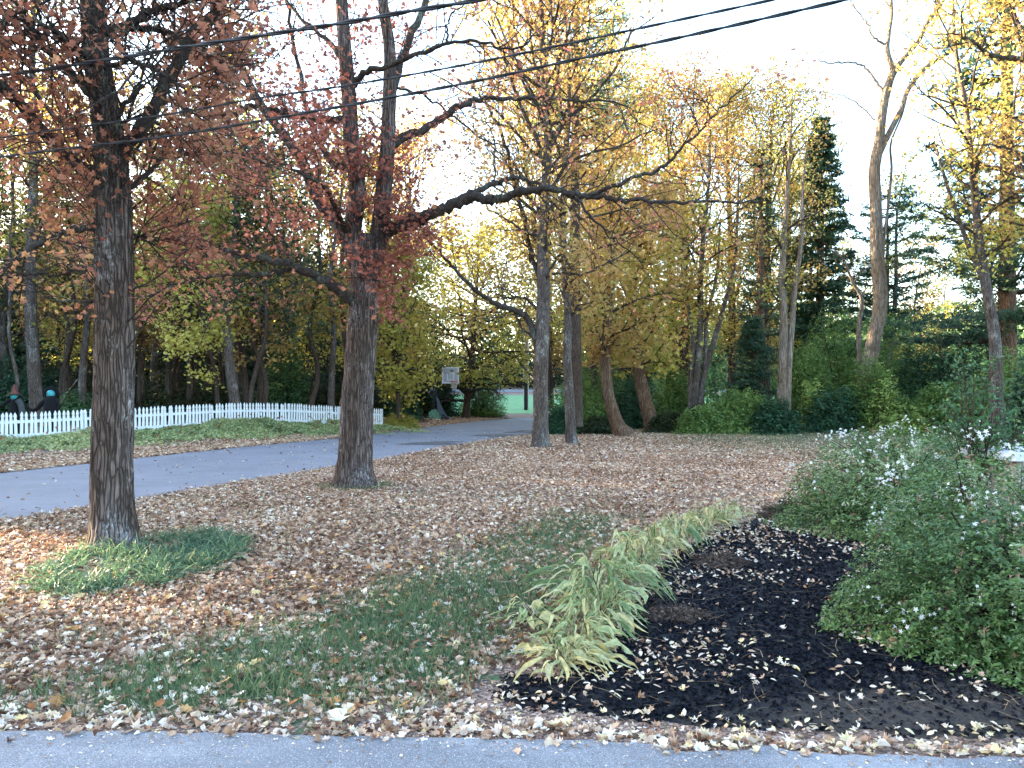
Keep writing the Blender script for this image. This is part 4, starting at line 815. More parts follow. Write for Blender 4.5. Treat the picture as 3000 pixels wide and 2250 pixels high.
for key, lst in dd_.items():
    lst.sort(key=lambda q: q[3])
    for i_, q in enumerate(lst): q[4]['label'] = (ORD[i_]+' ' if len(lst) > 1 else '')+f'{key[0]}, {key[1]}, {key[2]}'

# ------------------------------------------------------------------ far woods (mass) and unseen leaf masses added to shade the garden from the west
def clumps(name, P, sz, r, mat, label, cat='woods'):
    return tag(leaves(name, P, sz, r, 'diamond', M[mat], flat=.1, rng=np.random.default_rng(4)), label, cat, kind='stuff')
g = np.random.default_rng(88)
n = 150000; x = g.uniform(-75, -8, n); y = g.uniform(52, 84, n)-0*x; k = (x < -.3*y+10) & (x > -.72*y-6) & (x < -11+(y-52)*.02); x, y = x[k], y[k]
h = 12+3*fbm(x*.12, y*.1, 3)-3*sst(-20, -8, x); z = H(x, y)+h*g.random(len(x))**1.25; kk = g.random(len(x)) < sst(.25, .42, fbm(x*.5, z*.5, 8)+.5*(z < 9))*np.where(z > 8, .6, 1); x, y, z = x[kk], y[kk], z[kk]
clumps('far_woods', np.stack([x, y, z], -1), g.uniform(.22, .6, len(x)), np.clip(.2+.5*fbm(x*.3, z*.3, 2)+g.normal(size=len(x))*.15+.25*(z > 6), 0, 1), 'leaf_dark', 'dark green wood mass far behind the fence')
n = 90000; x = g.uniform(-100, -16, n); y = g.uniform(84, 150, n); z = H(x, y)+15*g.random(n)**1.1
clumps('far_woods', np.stack([x, y, z], -1), g.uniform(.6, 1.1, n), g.random(n)*.6, 'leaf_dark', 'deep wood behind the far lawn and fence, added to shade the lawn')  # wood mass added to keep the low sun off the far lawn
n = 60000; x = g.uniform(-20, 110, n); y = g.uniform(112, 150, n); h = 11+4*fbm(x*.08, y*.1, 5); z = H(x, y)+h*g.random(n)**1.3
kk = g.random(n) < sst(.3, .45, fbm(x*.3, z*.4, 8)+.25*(z < 9)); x, y, z = x[kk], y[kk], z[kk]
clumps('far_woods', np.stack([x, y, z], -1), g.uniform(.4, 1.0, len(x)), np.clip(.1+.5*fbm(x*.2, z*.2, 2)+g.normal(size=len(x))*.2, 0, 1), 'leaf_dark', 'hazy mixed autumn wood on the rise beyond the far green lawn')  # shade on this wood is put into the dark leaf colour
n = 26000; x = g.uniform(8, 62, n); y = g.uniform(52, 70, n); k = (x > .02*y+8); x, y = x[k], y[k]; h = 5.5+3.5*fbm(x*.15, y*.1, 9); z = H(x, y)+h*g.random(len(x))**1.1
kk = g.random(len(x)) < sst(.3, .45, fbm(x*.5, z*.5, 18)+.2*(z < 3)); x, y, z = x[kk], y[kk], z[kk]
clumps('far_woods', np.stack([x, y, z], -1), g.uniform(.25, .55, len(x)), np.clip(.25+.5*fbm(x*.3, z*.3, 2)+g.normal(size=len(x))*.2, 0, 1), 'leaf_green', 'green thicket mass filling the wood beyond the lawn')
# unseen leaf masses added to block the low sun, gaps cut for sun patches
SUNP = [[(60, 1730), (230, 1742), (430, 1775), (560, 1790), (690, 1800), (700, 1858), (560, 1855), (380, 1822), (220, 1798), (70, 1770)],
        [(105, 1640), (200, 1600), (290, 1625), (330, 1665), (400, 1690), (280, 1712), (160, 1700)], [(-60, 1575), (95, 1572), (120, 1605), (-60, 1618)], [(130, 1618), (250, 1592), (260, 1606), (150, 1634)]]
SUNW = [[tuple(Gp(*p)[:2]) for p in q] for q in SUNP]
def sunpatch(P, mg=.9):
    q = P[:, 2]/SV[2]; x = P[:, 0]-SV[0]*q; y = P[:, 1]-SV[1]*q; m_ = np.zeros(len(P), bool)
    for poly in SUNW:
        for dx in np.linspace(-mg, mg, 11):
            for dy in (-mg*.2, 0, mg*.2): m_ |= inpoly(x+dx*SDIR[0], y+dx*SDIR[1]+dy, poly)
    return m_
n = 120000; x = g.uniform(-50, -36, n); y = g.uniform(-14, 52, n); z = 15.5*g.random(n)+1.5*fbm(y*.3, x*.3, 3)*(1); k = y < -.66**-1*x*.9; 
k = (np.abs(x) > .72*y+1); P = np.stack([x, y, z], -1)[k]; P = P[~sunpatch(P)]
clumps('far_woods', P, .3, g.random(len(P))*.8, 'leaf_dark', 'unseen leaf mass added west of the garden, gaps cut for the low sun')
n = 16000; P = np.stack([g.uniform(-72, -58, n), g.uniform(-18, 60, n), g.uniform(0, 19, n)], -1); P = P[(np.abs(P[:, 0]) > .72*P[:, 1]+2)]; P = P[~sunpatch(P, 4.5)]
clumps('far_woods', P, 1.5, g.random(len(P))*.8, 'leaf_dark', 'unseen taller leaf mass added farther west to block the low sun')  # added backing layer, stops sun leaking outside the cut gaps

# ------------------------------------------------------------------ shrubs
def shrub(name, c, rx, ry, h, n, label, leaf='leaf_green', lsize=.06, per=10, twl=.4, seed=1, cat='shrub', group=None, tm='oval', rfun=None, stems=22, fill=.35, col_stem='branch', lean=0):
    g = np.random.default_rng(seed); c = np.array(c, float); root = empty(name, c, label=label, cat=cat, group=group)
    u = g.normal(size=(n, 3)); u[:, 2] = np.abs(u[:, 2])*1.0-.15; u /= np.linalg.norm(u, axis=1)[:, None]
    az = np.arctan2(u[:, 1], u[:, 0]); lump = .78+.42*fbm(az*1.6+3, u[:, 2]*2.5+seed, seed+2)
    rr_ = lump*(1-fill*g.random(n)**1.5)
    tip = u*np.array([rx, ry, h])*rr_[:, None]; tip[:, 2] = np.maximum(tip[:, 2], .04+.1*g.random(n)*h)
    d = u*np.array([1, 1, .8])+g.normal(size=(n, 3))*.35+np.array([lean, 0, .25]); d /= np.linalg.norm(d, axis=1)[:, None]
    k = per; t = np.linspace(0, 1, k)[None, :, None]
    L = twl*g.uniform(.5, 1.4, n)[:, None, None]
    drp = np.array([0, 0, -1])*(t**2)*L*.25
    Q = tip[:, None]-d[:, None]*L*(1-t)+drp; P = Q.reshape(-1, 3)
    dd = np.repeat(d, k, 0); sd = np.cross(dd, g.normal(size=dd.shape)); sd /= np.linalg.norm(sd, axis=1)[:, None]
    T_ = dd*.5+sd; N_ = dd*.7+g.normal(size=dd.shape)*.5+np.array([0, 0, .8]); P = P+sd*lsize*.45
    P[:, 2] = np.maximum(P[:, 2], .02)
    r = rfun(P+c, g) if rfun else .15+.5*fbm((P[:, 0]+c[0])*2, (P[:, 2]+P[:, 1])*2, 3)+g.normal(size=len(P))*.17
    leaves('foliage', P, lsize*g.uniform(.6, 1.25, len(P)), r, tm, M[leaf], root, rng=g, N=N_, T=T_)
    tb = Tubes()
    for i in g.choice(n, min(n, stems*6), replace=False):
        if g.random() < .55: a0 = np.array([g.normal()*rx*.16, g.normal()*ry*.16, 0]); tb.add(catmull([a0, a0*.5+tip[i]*.45+np.array([0, 0, h*.12]), tip[i]], 3), np.linspace(.009, .003, 7)*(1+h*.3), 4)
        else: tb.add(np.array([tip[i]-d[i]*twl*1.1, tip[i]]), [.004, .002], 3)
    tb.build('stems', M[col_stem], root)
    return root, tip, u
def bush_r(P, g): return .12+.5*fbm(P[:, 0]*2.3, (P[:, 1]+P[:, 2])*2.3, 3)+g.normal(size=len(P))*.13+.5*sst(.5, .68, fbm(P[:, 0]*3.2+9, P[:, 1]*3.2, 6))*(P[:, 2] > .45)
def star(kind):
    V = []; Fc = []
    for j in range(5):
        a = j*2*math.pi/5; b_ = len(V); c_, s_ = math.cos(a), math.sin(a)
        for (x, y, z) in ((.12, -.1, 0), (.5, -.24, .05), (.95, 0, -.05), (.5, .24, .05), (.12, .1, 0)): V.append((x*c_-y*s_, x*s_+y*c_, z+.25))
        Fc.append((b_, b_+1, b_+2, b_+3, b_+4))
    b_ = len(V)
    for j in range(5):
        a = j*2*math.pi/5; V.append((.16*math.cos(a), .16*math.sin(a), .25)); 
    V.append((0, 0, -1.1))
    for j in range(5): Fc.append((b_+j, b_+(j+1) % 5, b_+5))
    return np.array(V), Fc
SVv, SFf = star(0)
def blossom(parent, tip, u, seed, n, sz=.017):
    """clusters of small white trumpet flowers with a ruddy sepal tuft"""
    g = np.random.default_rng(seed); ms_ = []
    for v in range(4):
        V = []; Fc = []; A = 0
        for q in range(6+v % 2*3):
            R = Vector((g.normal()*.8, g.normal()*.8, 1)).to_track_quat('Z', 'Y').to_matrix(); off = g.normal(size=3)*.045; b_ = len(V)
            for p in SVv*sz*g.uniform(.75, 1.15): V.append(tuple(np.array(R @ Vector(p))+off))
            Fc += [tuple(i+b_ for i in f) for f in SFf]
        me = bpy.data.meshes.new('blossom_cluster'); me.from_pydata(V, [], Fc); me.materials.append(M['petal']); me.update(); ms_.append(me)
    rn_ = (tip/np.abs(tip).max(0)); q_ = (rn_**2).sum(1); ok = np.where((q_ > np.quantile(q_, .45)) & ((tip[:, 1] < 0) | (tip[:, 2] > .6)) & (tip[:, 2] > .2))[0]; idx = g.choice(ok, min(n, len(ok)), replace=False)
    for i in idx:
        o = bpy.data.objects.new('blossom_cluster', ms_[int(g.integers(4))]); COL.objects.link(o); o.parent = parent
        p = tip[i]*1.03+np.array([0, -.01, .035]); o.location = tuple(map(float, p)); o.rotation_euler = (float(g.normal()*.5), float(g.normal()*.5), float(g.uniform(0, 6))); s_ = float(g.uniform(.7, 1.25)); o.scale = (s_,)*3
def sepals(parent, tip, seed, n, sz=.03):
    g = np.random.default_rng(seed); i = g.choice(len(tip), n, replace=False); P = np.repeat(tip[i], 9, 0)+g.normal(size=(n*9, 3))*.014
    leaves('seed_heads', P, sz*g.uniform(.5, 1, len(P)), g.random(len(P)), 'oval', M['sepal'], parent, rng=g)
FB = (3.5, 5.08, 0); RB = (4.95, 9.4, 0)
ro, tp, u = shrub('flowering_bush', FB, 1.4, 1.3, 1.22, 8000, 'rounded green bush dotted with small white trumpet flowers, nearest to the black mulch', 'leaf_bush', .030, 12, .2, 5, cat='flowering bush', group='white flowering bushes beside the mulch bed', rfun=bush_r, fill=.42, stems=30)
vis = np.where((tp[:, 1] < .6) | (tp[:, 2] > .5))[0]; blossom(ro, tp[vis], u, 7, 98, .0165); sepals(ro, tp[vis], 8, 150, .026)
ro, tp, u = shrub('flowering_bush', RB, 1.7, 1.75, 1.3, 7200, 'farther green bush with white flowers along its top, spreading in front of the stone pillar', 'leaf_bush', .037, 11, .24, 6, cat='flowering bush', group='white flowering bushes beside the mulch bed', rfun=bush_r, fill=.42, stems=30)
vis = np.where((tp[:, 1] < .3) | (tp[:, 2] > .6))[0]; blossom(ro, tp[vis], u, 9, 98, .020); sepals(ro, tp[vis], 10, 80, .035)

gS = np.random.default_rng(99)
M['leaf_under'] = leafmat('undergrowth_leaf', R_((.09, .16, .05), (.16, .27, .08), (.27, .38, .11), (.46, .50, .13)), .45)
M['leaf_lime'] = leafmat('lime_leaf', R_((.18, .30, .08), (.32, .44, .12), (.5, .56, .18), (.6, .55, .15)), .45)
und = [  # px, depth, px half width, top py, leaf, label
 (1690, 36, 80, 1110, 'leaf_green', 'green shrub between the slim maple and the leaning maple'), (1640, 33, 42, 1205, 'leaf_deep', 'low leafy shrub at the foot of the slim lichen-spotted maple'),
 (1760, 41, 80, 1040, 'leaf_green', 'tall pale green shrub directly behind the leaning brown-barked maple'), (1860, 39, 70, 1130, 'leaf_deep', 'dark green shrub between the two leaning maples'),
 (1980, 38, 70, 1120, 'leaf_green', 'green shrub right of the thick leaning maple'), (2060, 33.5, 75, 1205, 'leaf_green', 'low green shrub spreading under the many-stemmed tree'),
 (2170, 34, 90, 1170, 'leaf_green', 'broad green shrub under the young dark pine'), (2270, 33, 60, 1190, 'leaf_deep', 'low dark shrub at the foot of the twin pale trunks'),
 (2360, 37, 90, 1060, 'leaf_green', 'green shrub right of the twin pale trunks'), (2450, 40, 110, 1000, 'leaf_green', 'tall green shrub left of the bare tree trunk'),
 (2440, 34.5, 80, 1165, 'leaf_deep', 'low dark shrub in front of the tall green one beside the bare tree'), (2600, 39, 110, 1010, 'leaf_green', 'yellow green shrub directly right of the bare tree trunk'),
 (2650, 34.5, 80, 1180, 'leaf_green', 'low shrub with a few lemon leaves at the foot of the bare tree'), (2548, 34.6, 70, 1095, 'leaf_green', 'green shrub hiding the foot of the tall bare tree'), (2720, 38, 110, 1040, 'leaf_deep', 'dark green shrub between the bare tree and the dense evergreen'),
 (2760, 33, 90, 1150, 'leaf_green', 'green shrub at the lawn edge behind the farther flowering bush'), (2860, 36, 120, 1000, 'leaf_deep', 'high dark shrub behind the dense evergreen'),
 (2960, 31, 130, 1090, 'leaf_green', 'green shrub behind the stone pillar'), (1300, 56, 40, 1120, 'leaf_deep', 'dark green bush behind the basketball hoop net'),
 (1410, 58, 62, 1105, 'leaf_green', 'rounded green bush right of the basketball hoop'), (1235, 52, 40, 1130, 'leaf_dark', 'dark brushy shrub left of the basketball hoop'), (1180, 45, 50, 1150, 'leaf_deep', 'dark shrub in the shade past the fence end'),
 (1760, 33.5, 60, 1225, 'leaf_dark', 'low dark brush between the slim maple and the leaning maple'), (1960, 34.5, 60, 1215, 'leaf_dark', 'low dark brush between the thick leaning maple and the many-stemmed tree')]
for k, (px, Yd, hw, top, lf, lab) in enumerate(und):
    c = np.array([(px-1500)/F*Yd, Yd, 0]); c[2] = Hf(c[0], c[1]); h = CAMZ+(HY-top)/F*Yd-c[2]
    shrub('shrub', c, hw/F*Yd*1.3, hw/F*Yd*.95, h*1.42, 1500 if hw < 90 else 2200, lab, 'leaf_under' if lf == 'leaf_green' else lf, .13, 9, .75, 300+k, group='undergrowth shrubs at the edge of the woods', tm='oval', stems=12, fill=.6)
for k, (px, Yd, top, lab) in enumerate([(2600, 33.6, 1090, 'sparse shrub with lemon green leaves beside the tall bare tree'), (2660, 32.5, 1190, 'low spray of yellow green leaves at the lawn edge near the bare tree'), (2385, 35, 1110, 'light lime green sapling foliage right of the twin pale trunks')]):
    c = np.array([(px-1500)/F*Yd, Yd, 0]); h = CAMZ+(HY-top)/F*Yd
    shrub('shrub', c, 1.0, .7, h*1.1, 260, lab, 'leaf_lime', .16, 8, .8, 370+k, group='undergrowth shrubs at the edge of the woods', stems=10, fill=.7)
# black dense shrub at the foot of the multi-stemmed tree
c = Gp(2035, 1240); c[1] = 34.2; c[0] = (2028-1500)/F*34.2; c[2] = 0
shrub('shrub', c, .45, .4, 1.15, 700, 'small nearly black shrub at the foot of the many-stemmed grey tree', 'mulch_chip', .1, 8, .3, 401, tm='oval')
# understory behind the fence
for k, (px, Yd, w_, h_, lf) in enumerate([(30, 36, 2.2, 3.4, 'leaf_deep'), (215, 33, 1.7, 1.7, 'leaf_green'), (260, 42, 2.6, 3.2, 'leaf_dark'), (430, 36, 2.2, 1.8, 'leaf_dark'), (520, 44, 2.8, 3.2, 'leaf_dark'), (640, 38, 2.2, 2.0, 'leaf_dark'), (720, 44, 2.4, 2.8, 'leaf_dark'), (820, 40, 2.0, 2.0, 'leaf_deep'), (880, 46, 2.6, 3.8, 'leaf_deep'), (960, 42, 2, 2.2, 'leaf_dark'), (1080, 46, 2.6, 3.0, 'leaf_dark'), (360, 50, 3, 3.6, 'leaf_dark'), (840, 40, 1.6, 4.8, 'leaf_green'), (140, 46, 3, 3.4, 'leaf_dark')]):
    x = (px-1500)/F*Yd; where = ['behind the black-robed figures', 'just right of the black-robed figures', 'left of the near red maple trunk', 'right of the near red maple trunk', 'under the lemon yellow maple', 'right of the lemon yellow maple', 'under the small amber maple', 'midway along the fence', 'left of the furrowed maple', 'directly behind the furrowed maple', 'right of the furrowed maple', 'deep behind the fence past the red maple', 'tall and light beside the furrowed maple', 'deep behind the large smooth grey trunk'][k]
    shrub('shrub', (x, Yd, Hf(x, Yd)), w_, w_*.7, h_, 1000, {'leaf_dark': 'very dark', 'leaf_deep': 'dark green', 'leaf_green': 'bright green'}[lf]+' woodland shrub '+where, lf, .15, 8, .8, 420+k, group='undergrowth behind the picket fence', tm='oval', stems=10, fill=.7)
# dense evergreen at the right
c = (9.0, 12.2, 0)
shrub('evergreen_shrub', c, 1.15, 1.1, 3.05, 4200, 'tall dense dark evergreen shrub with drooping leaf sprays above the stone pillar', 'needle', .085, 10, .35, 501, cat='evergreen shrub', fill=.3)
# upright shrub beside the pillar
T = Tree(66); c = np.array([4.5, 7.5, 0])
for k in range(13):
    a = T.rng.normal(size=2)*.05; tip = c+np.array([T.rng.normal()*.22-.02, T.rng.normal()*.2, T.rng.uniform(1.2, 1.95)])
    PRr = T.limb([c+np.array([*a, 0]), c+np.array([a[0]*2, a[1]*2, .6]), (c+tip)/2+np.array([0, 0, .3]), tip], .014, .004, 6, 5, .004)
    T.sprout(PRr, 5, .35, lvl=1, t0=.55, nch=3, leafn=5, rmax=.005, leafsp=.03)
T.build('rose_shrub', c, 'upright shrub of thin brown stems with sparse green leaves against the stone pillar', 'shrub', None, 'bark_dark', 'leaf_green', .05, 'oval', None, .2, 'bark_dark', lambda P, g: .2+.3*g.random(len(P))+.5*(g.random(len(P)) < .06))
# low dried perennials on the mulch
for k, (px, py, w_, h_, lab) in enumerate([(2110, 1655, .30, .16, 'low tuft of dry brown stems in the middle of the black mulch'), (1985, 1815, .26, .13, 'dry brown matted tuft beside the largest hosta clump'), (2300, 1515, .42, .28, 'greyish dried perennial at the top of the mulch bed under the farther flowering bush')]):
    c = Gp(px, py+15); c[2] = .03
    shrub('dried_perennial', c, w_, w_*.8, h_, 900, lab, 'dry', .03, 7, .12, 520+k, cat='dried plant', tm='needlew', stems=60, col_stem='dry', fill=.7)

# hostas
def hosta(px, py, wpx, hpx, lab, seed, n=46, tone=0.0):
    g = np.random.default_rng(seed); c = Gp(px, py); Yd = c[1]; R = wpx/2/F*Yd*1.12; Hh = hpx/F*Yd*.62; c[2] = .02
    root = empty('hosta_plant', c, label=lab, cat='hosta', group='yellowing hostas edging the mulch bed')
    V = []; Fc = []; A = []; V2 = Tubes()
    for k in range(int(n*1.7)):
        az = g.uniform(0, 2*math.pi); q = g.random()**.55; reach = R*(.3+.8*q)*g.uniform(.7, 1.1); top = Hh*(1.1-.6*q)*g.uniform(.6, 1.1)
        d = np.array([math.cos(az), math.sin(az), 0]); s_ = np.array([-d[1], d[0], 0]); p0 = np.array([*(g.normal(size=2)*.035), 0])
        L = .6; w_ = g.uniform(.004, .014)*(1 if g.random() < .84 else 2.4); rb = np.clip(g.normal(.42+tone, .27), 0, 1); m_ = 11; tw = g.normal()*.8; lat = g.normal()*.10; kink = g.normal()*.03
        drop = g.uniform(.45, 1.15)
        b_ = len(V)
        for i in range(m_):
            t = i/(m_-1); pos = p0+d*reach*(t**.9)*1.0+np.array([0, 0, top*math.sin(math.pi*min(1, t*(.55+.35*drop)))/1.0])
            pos = pos+s_*(lat*t*t+kink*math.sin(t*9)*t); pos[2] = max(pos[2], .012)
            ww = w_*(.16 if t < .45 else .16+math.sin(math.pi*min(1, (t-.45)/.55))**.8)*(1 if t < .97 else .3)
            cs, sn = math.cos(tw*t), math.sin(tw*t); sv = s_*cs+np.array([0, 0, 1])*sn
            mid = np.array([0, 0, -.25*ww]); wv = g.normal()*.3*ww; pos = pos+g.normal(size=3)*.004
            V += [tuple(pos+sv*ww), tuple(pos+mid), tuple(pos-sv*ww+np.array([0, 0, wv]))]; r_ = np.clip(rb+.25*(t > .85)*g.random()+g.normal()*.04, 0, 1); A += [min(1, r_+.15), r_-.1, min(1, r_+.15)]
            if i: j = b_+3*i; Fc += [(j-3, j-2, j+1, j), (j-2, j-1, j+2, j+1)]
    mesh('foliage', V, np.array(Fc), M['hosta'], root, attr=np.clip(A, 0, 1), smooth=True)
    for k in range(4):
        a = g.normal(size=3)*.04; a[2] = 0; e = a+np.array([g.normal()*.1, g.normal()*.1, Hh*g.uniform(.7, 1.0)]); V2.add(catmull([a, (a+e)/2+g.normal(size=3)*.02, e], 3), .003, 4)
    V2.build('flower_stalk', M['dry'], root); return root
hosta(1660, 1965, 330, 150, 'pale yellow collapsed hosta clump nearest the driveway', 1, 50, .22)
hosta(1690, 1905, 300, 170, 'low ragged hosta clump filling the gap behind the nearest one', 10, 54, .1)
hosta(1560, 1840, 260, 120, 'flattened green hosta clump with floppy leaves reaching onto the grass', 9, 26, -.1)
hosta(1745, 1850, 300, 230, 'tall arching hosta clump with a single two-tone yellow and green leaf in front', 2, 64, .0)
hosta(1760, 1770, 420, 250, 'largest green and yellow hosta clump, leaves stretching over the mulch', 3, 84, -.12)
hosta(1850, 1700, 250, 210, 'upright hosta clump behind the largest one', 4, 60, .05)
hosta(1915, 1650, 250, 190, 'yellow hosta clump in the middle of the row', 5, 60, .12)
hosta(1990, 1605, 220, 160, 'hosta clump third from the far end of the row', 6, 60, .05)
hosta(2065, 1560, 180, 120, 'yellow hosta clump second from the far end of the row', 7, 54, .12)
hosta(2130, 1535, 150, 100, 'small bright yellow hosta clump ending the row', 8, 54, .15)

# strap leaved ground cover round the near trunk
g = np.random.default_rng(61); SP = [tuple(Gp(*p)[:2]) for p in [(60, 1735), (110, 1665), (230, 1620), (330, 1590), (470, 1585), (600, 1560), (700, 1590), (690, 1630), (560, 1700), (400, 1730), (180, 1762)]]
n = 30000; x = g.uniform(-5.2, -1.8, n); y = g.uniform(6, 9.9, n); k = inpoly(x, y, SP) & (np.hypot(x+4.38, y-8.45) > .26) & (fbm(x*3.2, y*3.2, 4) > .38); x, y = x[k][:6500], y[k][:6500]; cx_ = np.round(x/.14)*.14; cy_ = np.round(y/.14)*.14; x = cx_+(x-cx_)*.35+vn(cx_*9, cy_*9, 1)*.1; y = cy_+(y-cy_)*.35+vn(cx_*9, cy_*9, 2)*.1; n = len(x)
tag(leaves('strap_grass', np.stack([x, y, 0*x], -1), g.uniform(.10, .26, n), np.clip(.15+.6*fbm(x*2, y*2, 4)+g.normal(size=n)*.2, 0, 1), 'strap', M['strap'], rng=g, T=np.stack([g.normal(size=n)*.85, g.normal(size=n)*.85, np.ones(n)*.8], -1), N=g.normal(size=(n, 3))*.5+np.array([0, 0, 1]), curl=1.6),
    'clump of arching strap-leaved grass around the foot of the near maple', 'grass', kind='stuff')
# little moss and weeds at the foot of the second maple
g = np.random.default_rng(62); n = 420; a = g.uniform(2.5, 7.2, n); q = g.uniform(.34, .62, n)+.1; x = -2.86+q*np.cos(a); y = 14+q*np.sin(a)
tag(leaves('weeds', np.stack([x, y, 0*x], -1), g.uniform(.05, .12, n), g.random(n), 'blade', M['grass'], rng=g, T=np.stack([g.normal(size=n)*.5, g.normal(size=n)*.5, np.ones(n)], -1)), 'tuft of weeds and moss ringing the foot of the furrowed maple', 'weeds', kind='stuff')

# ------------------------------------------------------------------ picket fence
FA = np.array([-17.2, 20.5]); FBp = np.array([-6.28, 37.5]); fl = np.linalg.norm(FBp-FA); fd = (FBp-FA)/fl; fn = np.array([fd[1], -fd[0]])
def fz(x, y): return float(H(x, y))-.0
fence = empty('picket_fence', (*FA, fz(*FA)), label='white wooden picket fence with pointed pickets running along the far side of the road', cat='fence')
fo = np.array([*FA, fz(*FA)])
pk_prof = [(-.042, .04), (.042, .04), (.042, .82), (.030, .845), (.030, .86), (.044, .89), (.044, .93), (.022, .99), (0, 1.03), (-.022, .99), (-.044, .93), (-.044, .89), (-.030, .86), (-.030, .845), (-.042, .82)]
m_ = len(pk_prof); Vp = [(x, -.011, z) for x, z in pk_prof]+[(x, .011, z) for x, z in pk_prof]
Fp = [tuple(range(m_)), tuple(range(2*m_-1, m_-1, -1))]+[(i, i+m_, (i+1) % m_+m_, (i+1) % m_) for i in range(m_)]
Fp = [tuple(reversed(f)) for f in Fp]
pm = bpy.data.meshes.new('picket'); pm.from_pydata(Vp, [], Fp); pm.materials.append(M['fence_white']); pm.update()
ang = math.atan2(fd[1], fd[0]); g = np.random.default_rng(9); npk = int(fl/.142); far_V = []; far_F = []; idx = []
for k in range(npk):
    p = FA+fd*k*.142; idx.append((k, p))
vis = [q for q in idx if (q[1][0]/q[1][1]*F+1500) > -10]
near_set = set(q[0] for q in vis[:98])
for k, p in idx:
    z = fz(*p); tl = g.normal()*.012
    if k in near_set:
        o = bpy.data.objects.new('picket', pm); COL.objects.link(o); o.parent = fence; o.location = (float(p[0]-fo[0]), float(p[1]-fo[1]), float(z-fo[2])); o.rotation_euler = (float(g.normal()*.02), float(tl*1.6), ang); o.scale = (1, 1, float(1+g.normal()*.012))
    else:
        c_, s_ = math.cos(ang), math.sin(ang); b_ = len(far_V); far_V += [(p[0]-fo[0]+x*c_-y*s_, p[1]-fo[1]+x*s_+y*c_, z-fo[2]+zz) for x, y, zz in Vp]; far_F += [tuple(i+b_ for i in f) for f in Fp]
o = pym('pickets', far_V, far_F, M['fence_white'], fence); tag(o, kind='stuff')
def boxm(lo, hi):
    x0, y0, z0 = lo; x1, y1, z1 = hi
    return [(x0, y0, z0), (x1, y0, z0), (x1, y1, z0), (x0, y1, z0), (x0, y0, z1), (x1, y0, z1), (x1, y1, z1), (x0, y1, z1)], [(0, 3, 2, 1), (4, 5, 6, 7), (0, 1, 5, 4), (1, 2, 6, 5), (2, 3, 7, 6), (3, 0, 4, 7)]
nseg = 7
for k in range(nseg):
    a = FA+fd*fl*k/nseg; b_ = FA+fd*fl*(k+1)/nseg
    for zz in (.30, .72):
        V = []
        for e in (a, b_):
            for oy in (.013, .05):
                for oz in (-.045, .045): q = e-fn*oy*1.0; V.append((q[0]-fo[0], q[1]-fo[1], fz(*e)-fo[2]+zz+oz))
        pym('rail', V, [(0, 1, 3, 2), (4, 6, 7, 5), (0, 4, 5, 1), (2, 3, 7, 6), (1, 5, 7, 3), (0, 2, 6, 4)], M['fence_white'], fence)
for k in range(nseg+1):
    a = FA+fd*fl*k/nseg-fn*.10; V, Fc = boxm((-.045, -.045, -.1), (.045, .045, 1.0)); c_, s_ = math.cos(ang), math.sin(ang)
    pym('post', [(a[0]-fo[0]+x*c_-y*s_, a[1]-fo[1]+x*s_+y*c_, fz(*a)-fo[2]+z) for x, y, z in V], Fc, M['fence_white'], fence)
# ground cover in front of the fence
g = np.random.default_rng(71); n = 60000; t = g.uniform(-.05, 1.0, n)*fl; off = np.abs(g.normal(size=n))*1.15+g.uniform(-.3, .35, n); P2 = FA[None]+fd[None]*t[:, None]+fn[None]*off[:, None]
hh = (.10+.5*fbm(t*1.1, off*.9, 3))*np.exp(-(off/1.9)**2); z = H(P2[:, 0], P2[:, 1])+hh*g.random(n)**.7; k = fbm(t*1.6, off*2.2, 8) > .34+.06*off
P = np.stack([P2[:, 0], P2[:, 1], z], -1)[k]
tag(leaves('fence_ground_cover', P, g.uniform(.06, .15, len(P)), np.clip(.35+.55*fbm(t[k]*.6, z[k]*2, 4)+g.normal(size=len(P))*.15, 0, 1), 'oval', leafmat('verge_leaf', R_((.07, .13, .07), (.17, .24, .12), (.36, .40, .18), (.52, .52, .26)), .3), flat=.3, rng=g),
    'pale yellow green weeds and ferns growing along the front of the picket fence', 'weeds', kind='stuff')
P = P[(z[k]-H(P[:, 0], P[:, 1]) < .5)]; n2 = 260; i = g.integers(0, len(P), n2); Q = P[i].copy(); Q[:, 2] += g.uniform(.1, .45, n2); Q = Q[fbm(Q[:, 0]*3, Q[:, 1]*3, 4) > .55]
tag(leaves('climbing_leaves', Q+np.array([.1, -.15, 0]), .10, g.random(len(Q)), 'lobed', M['leaf_crimson'], rng=g), 'few small red leaves climbing on the picket fence', 'climbing plant', kind='stuff')
# low weeds at the fence end
c = (-5.6, 38.6, Hf(-5.6, 38.6)); shrub('shrub', c, 1.1, .9, .9, 700, 'low yellow green shrub at the far end of the picket fence', 'leaf_olive', .1, 8, .4, 444, stems=8)
# forest floor brush left of the hoop
shrub('shrub', (-6.8, 46, .1), 1.6, 1.3, 1.3, 700, 'brownish low brush on the verge between fence and hoop', 'leaf_dark', .1, 8, .5, 445, stems=14)

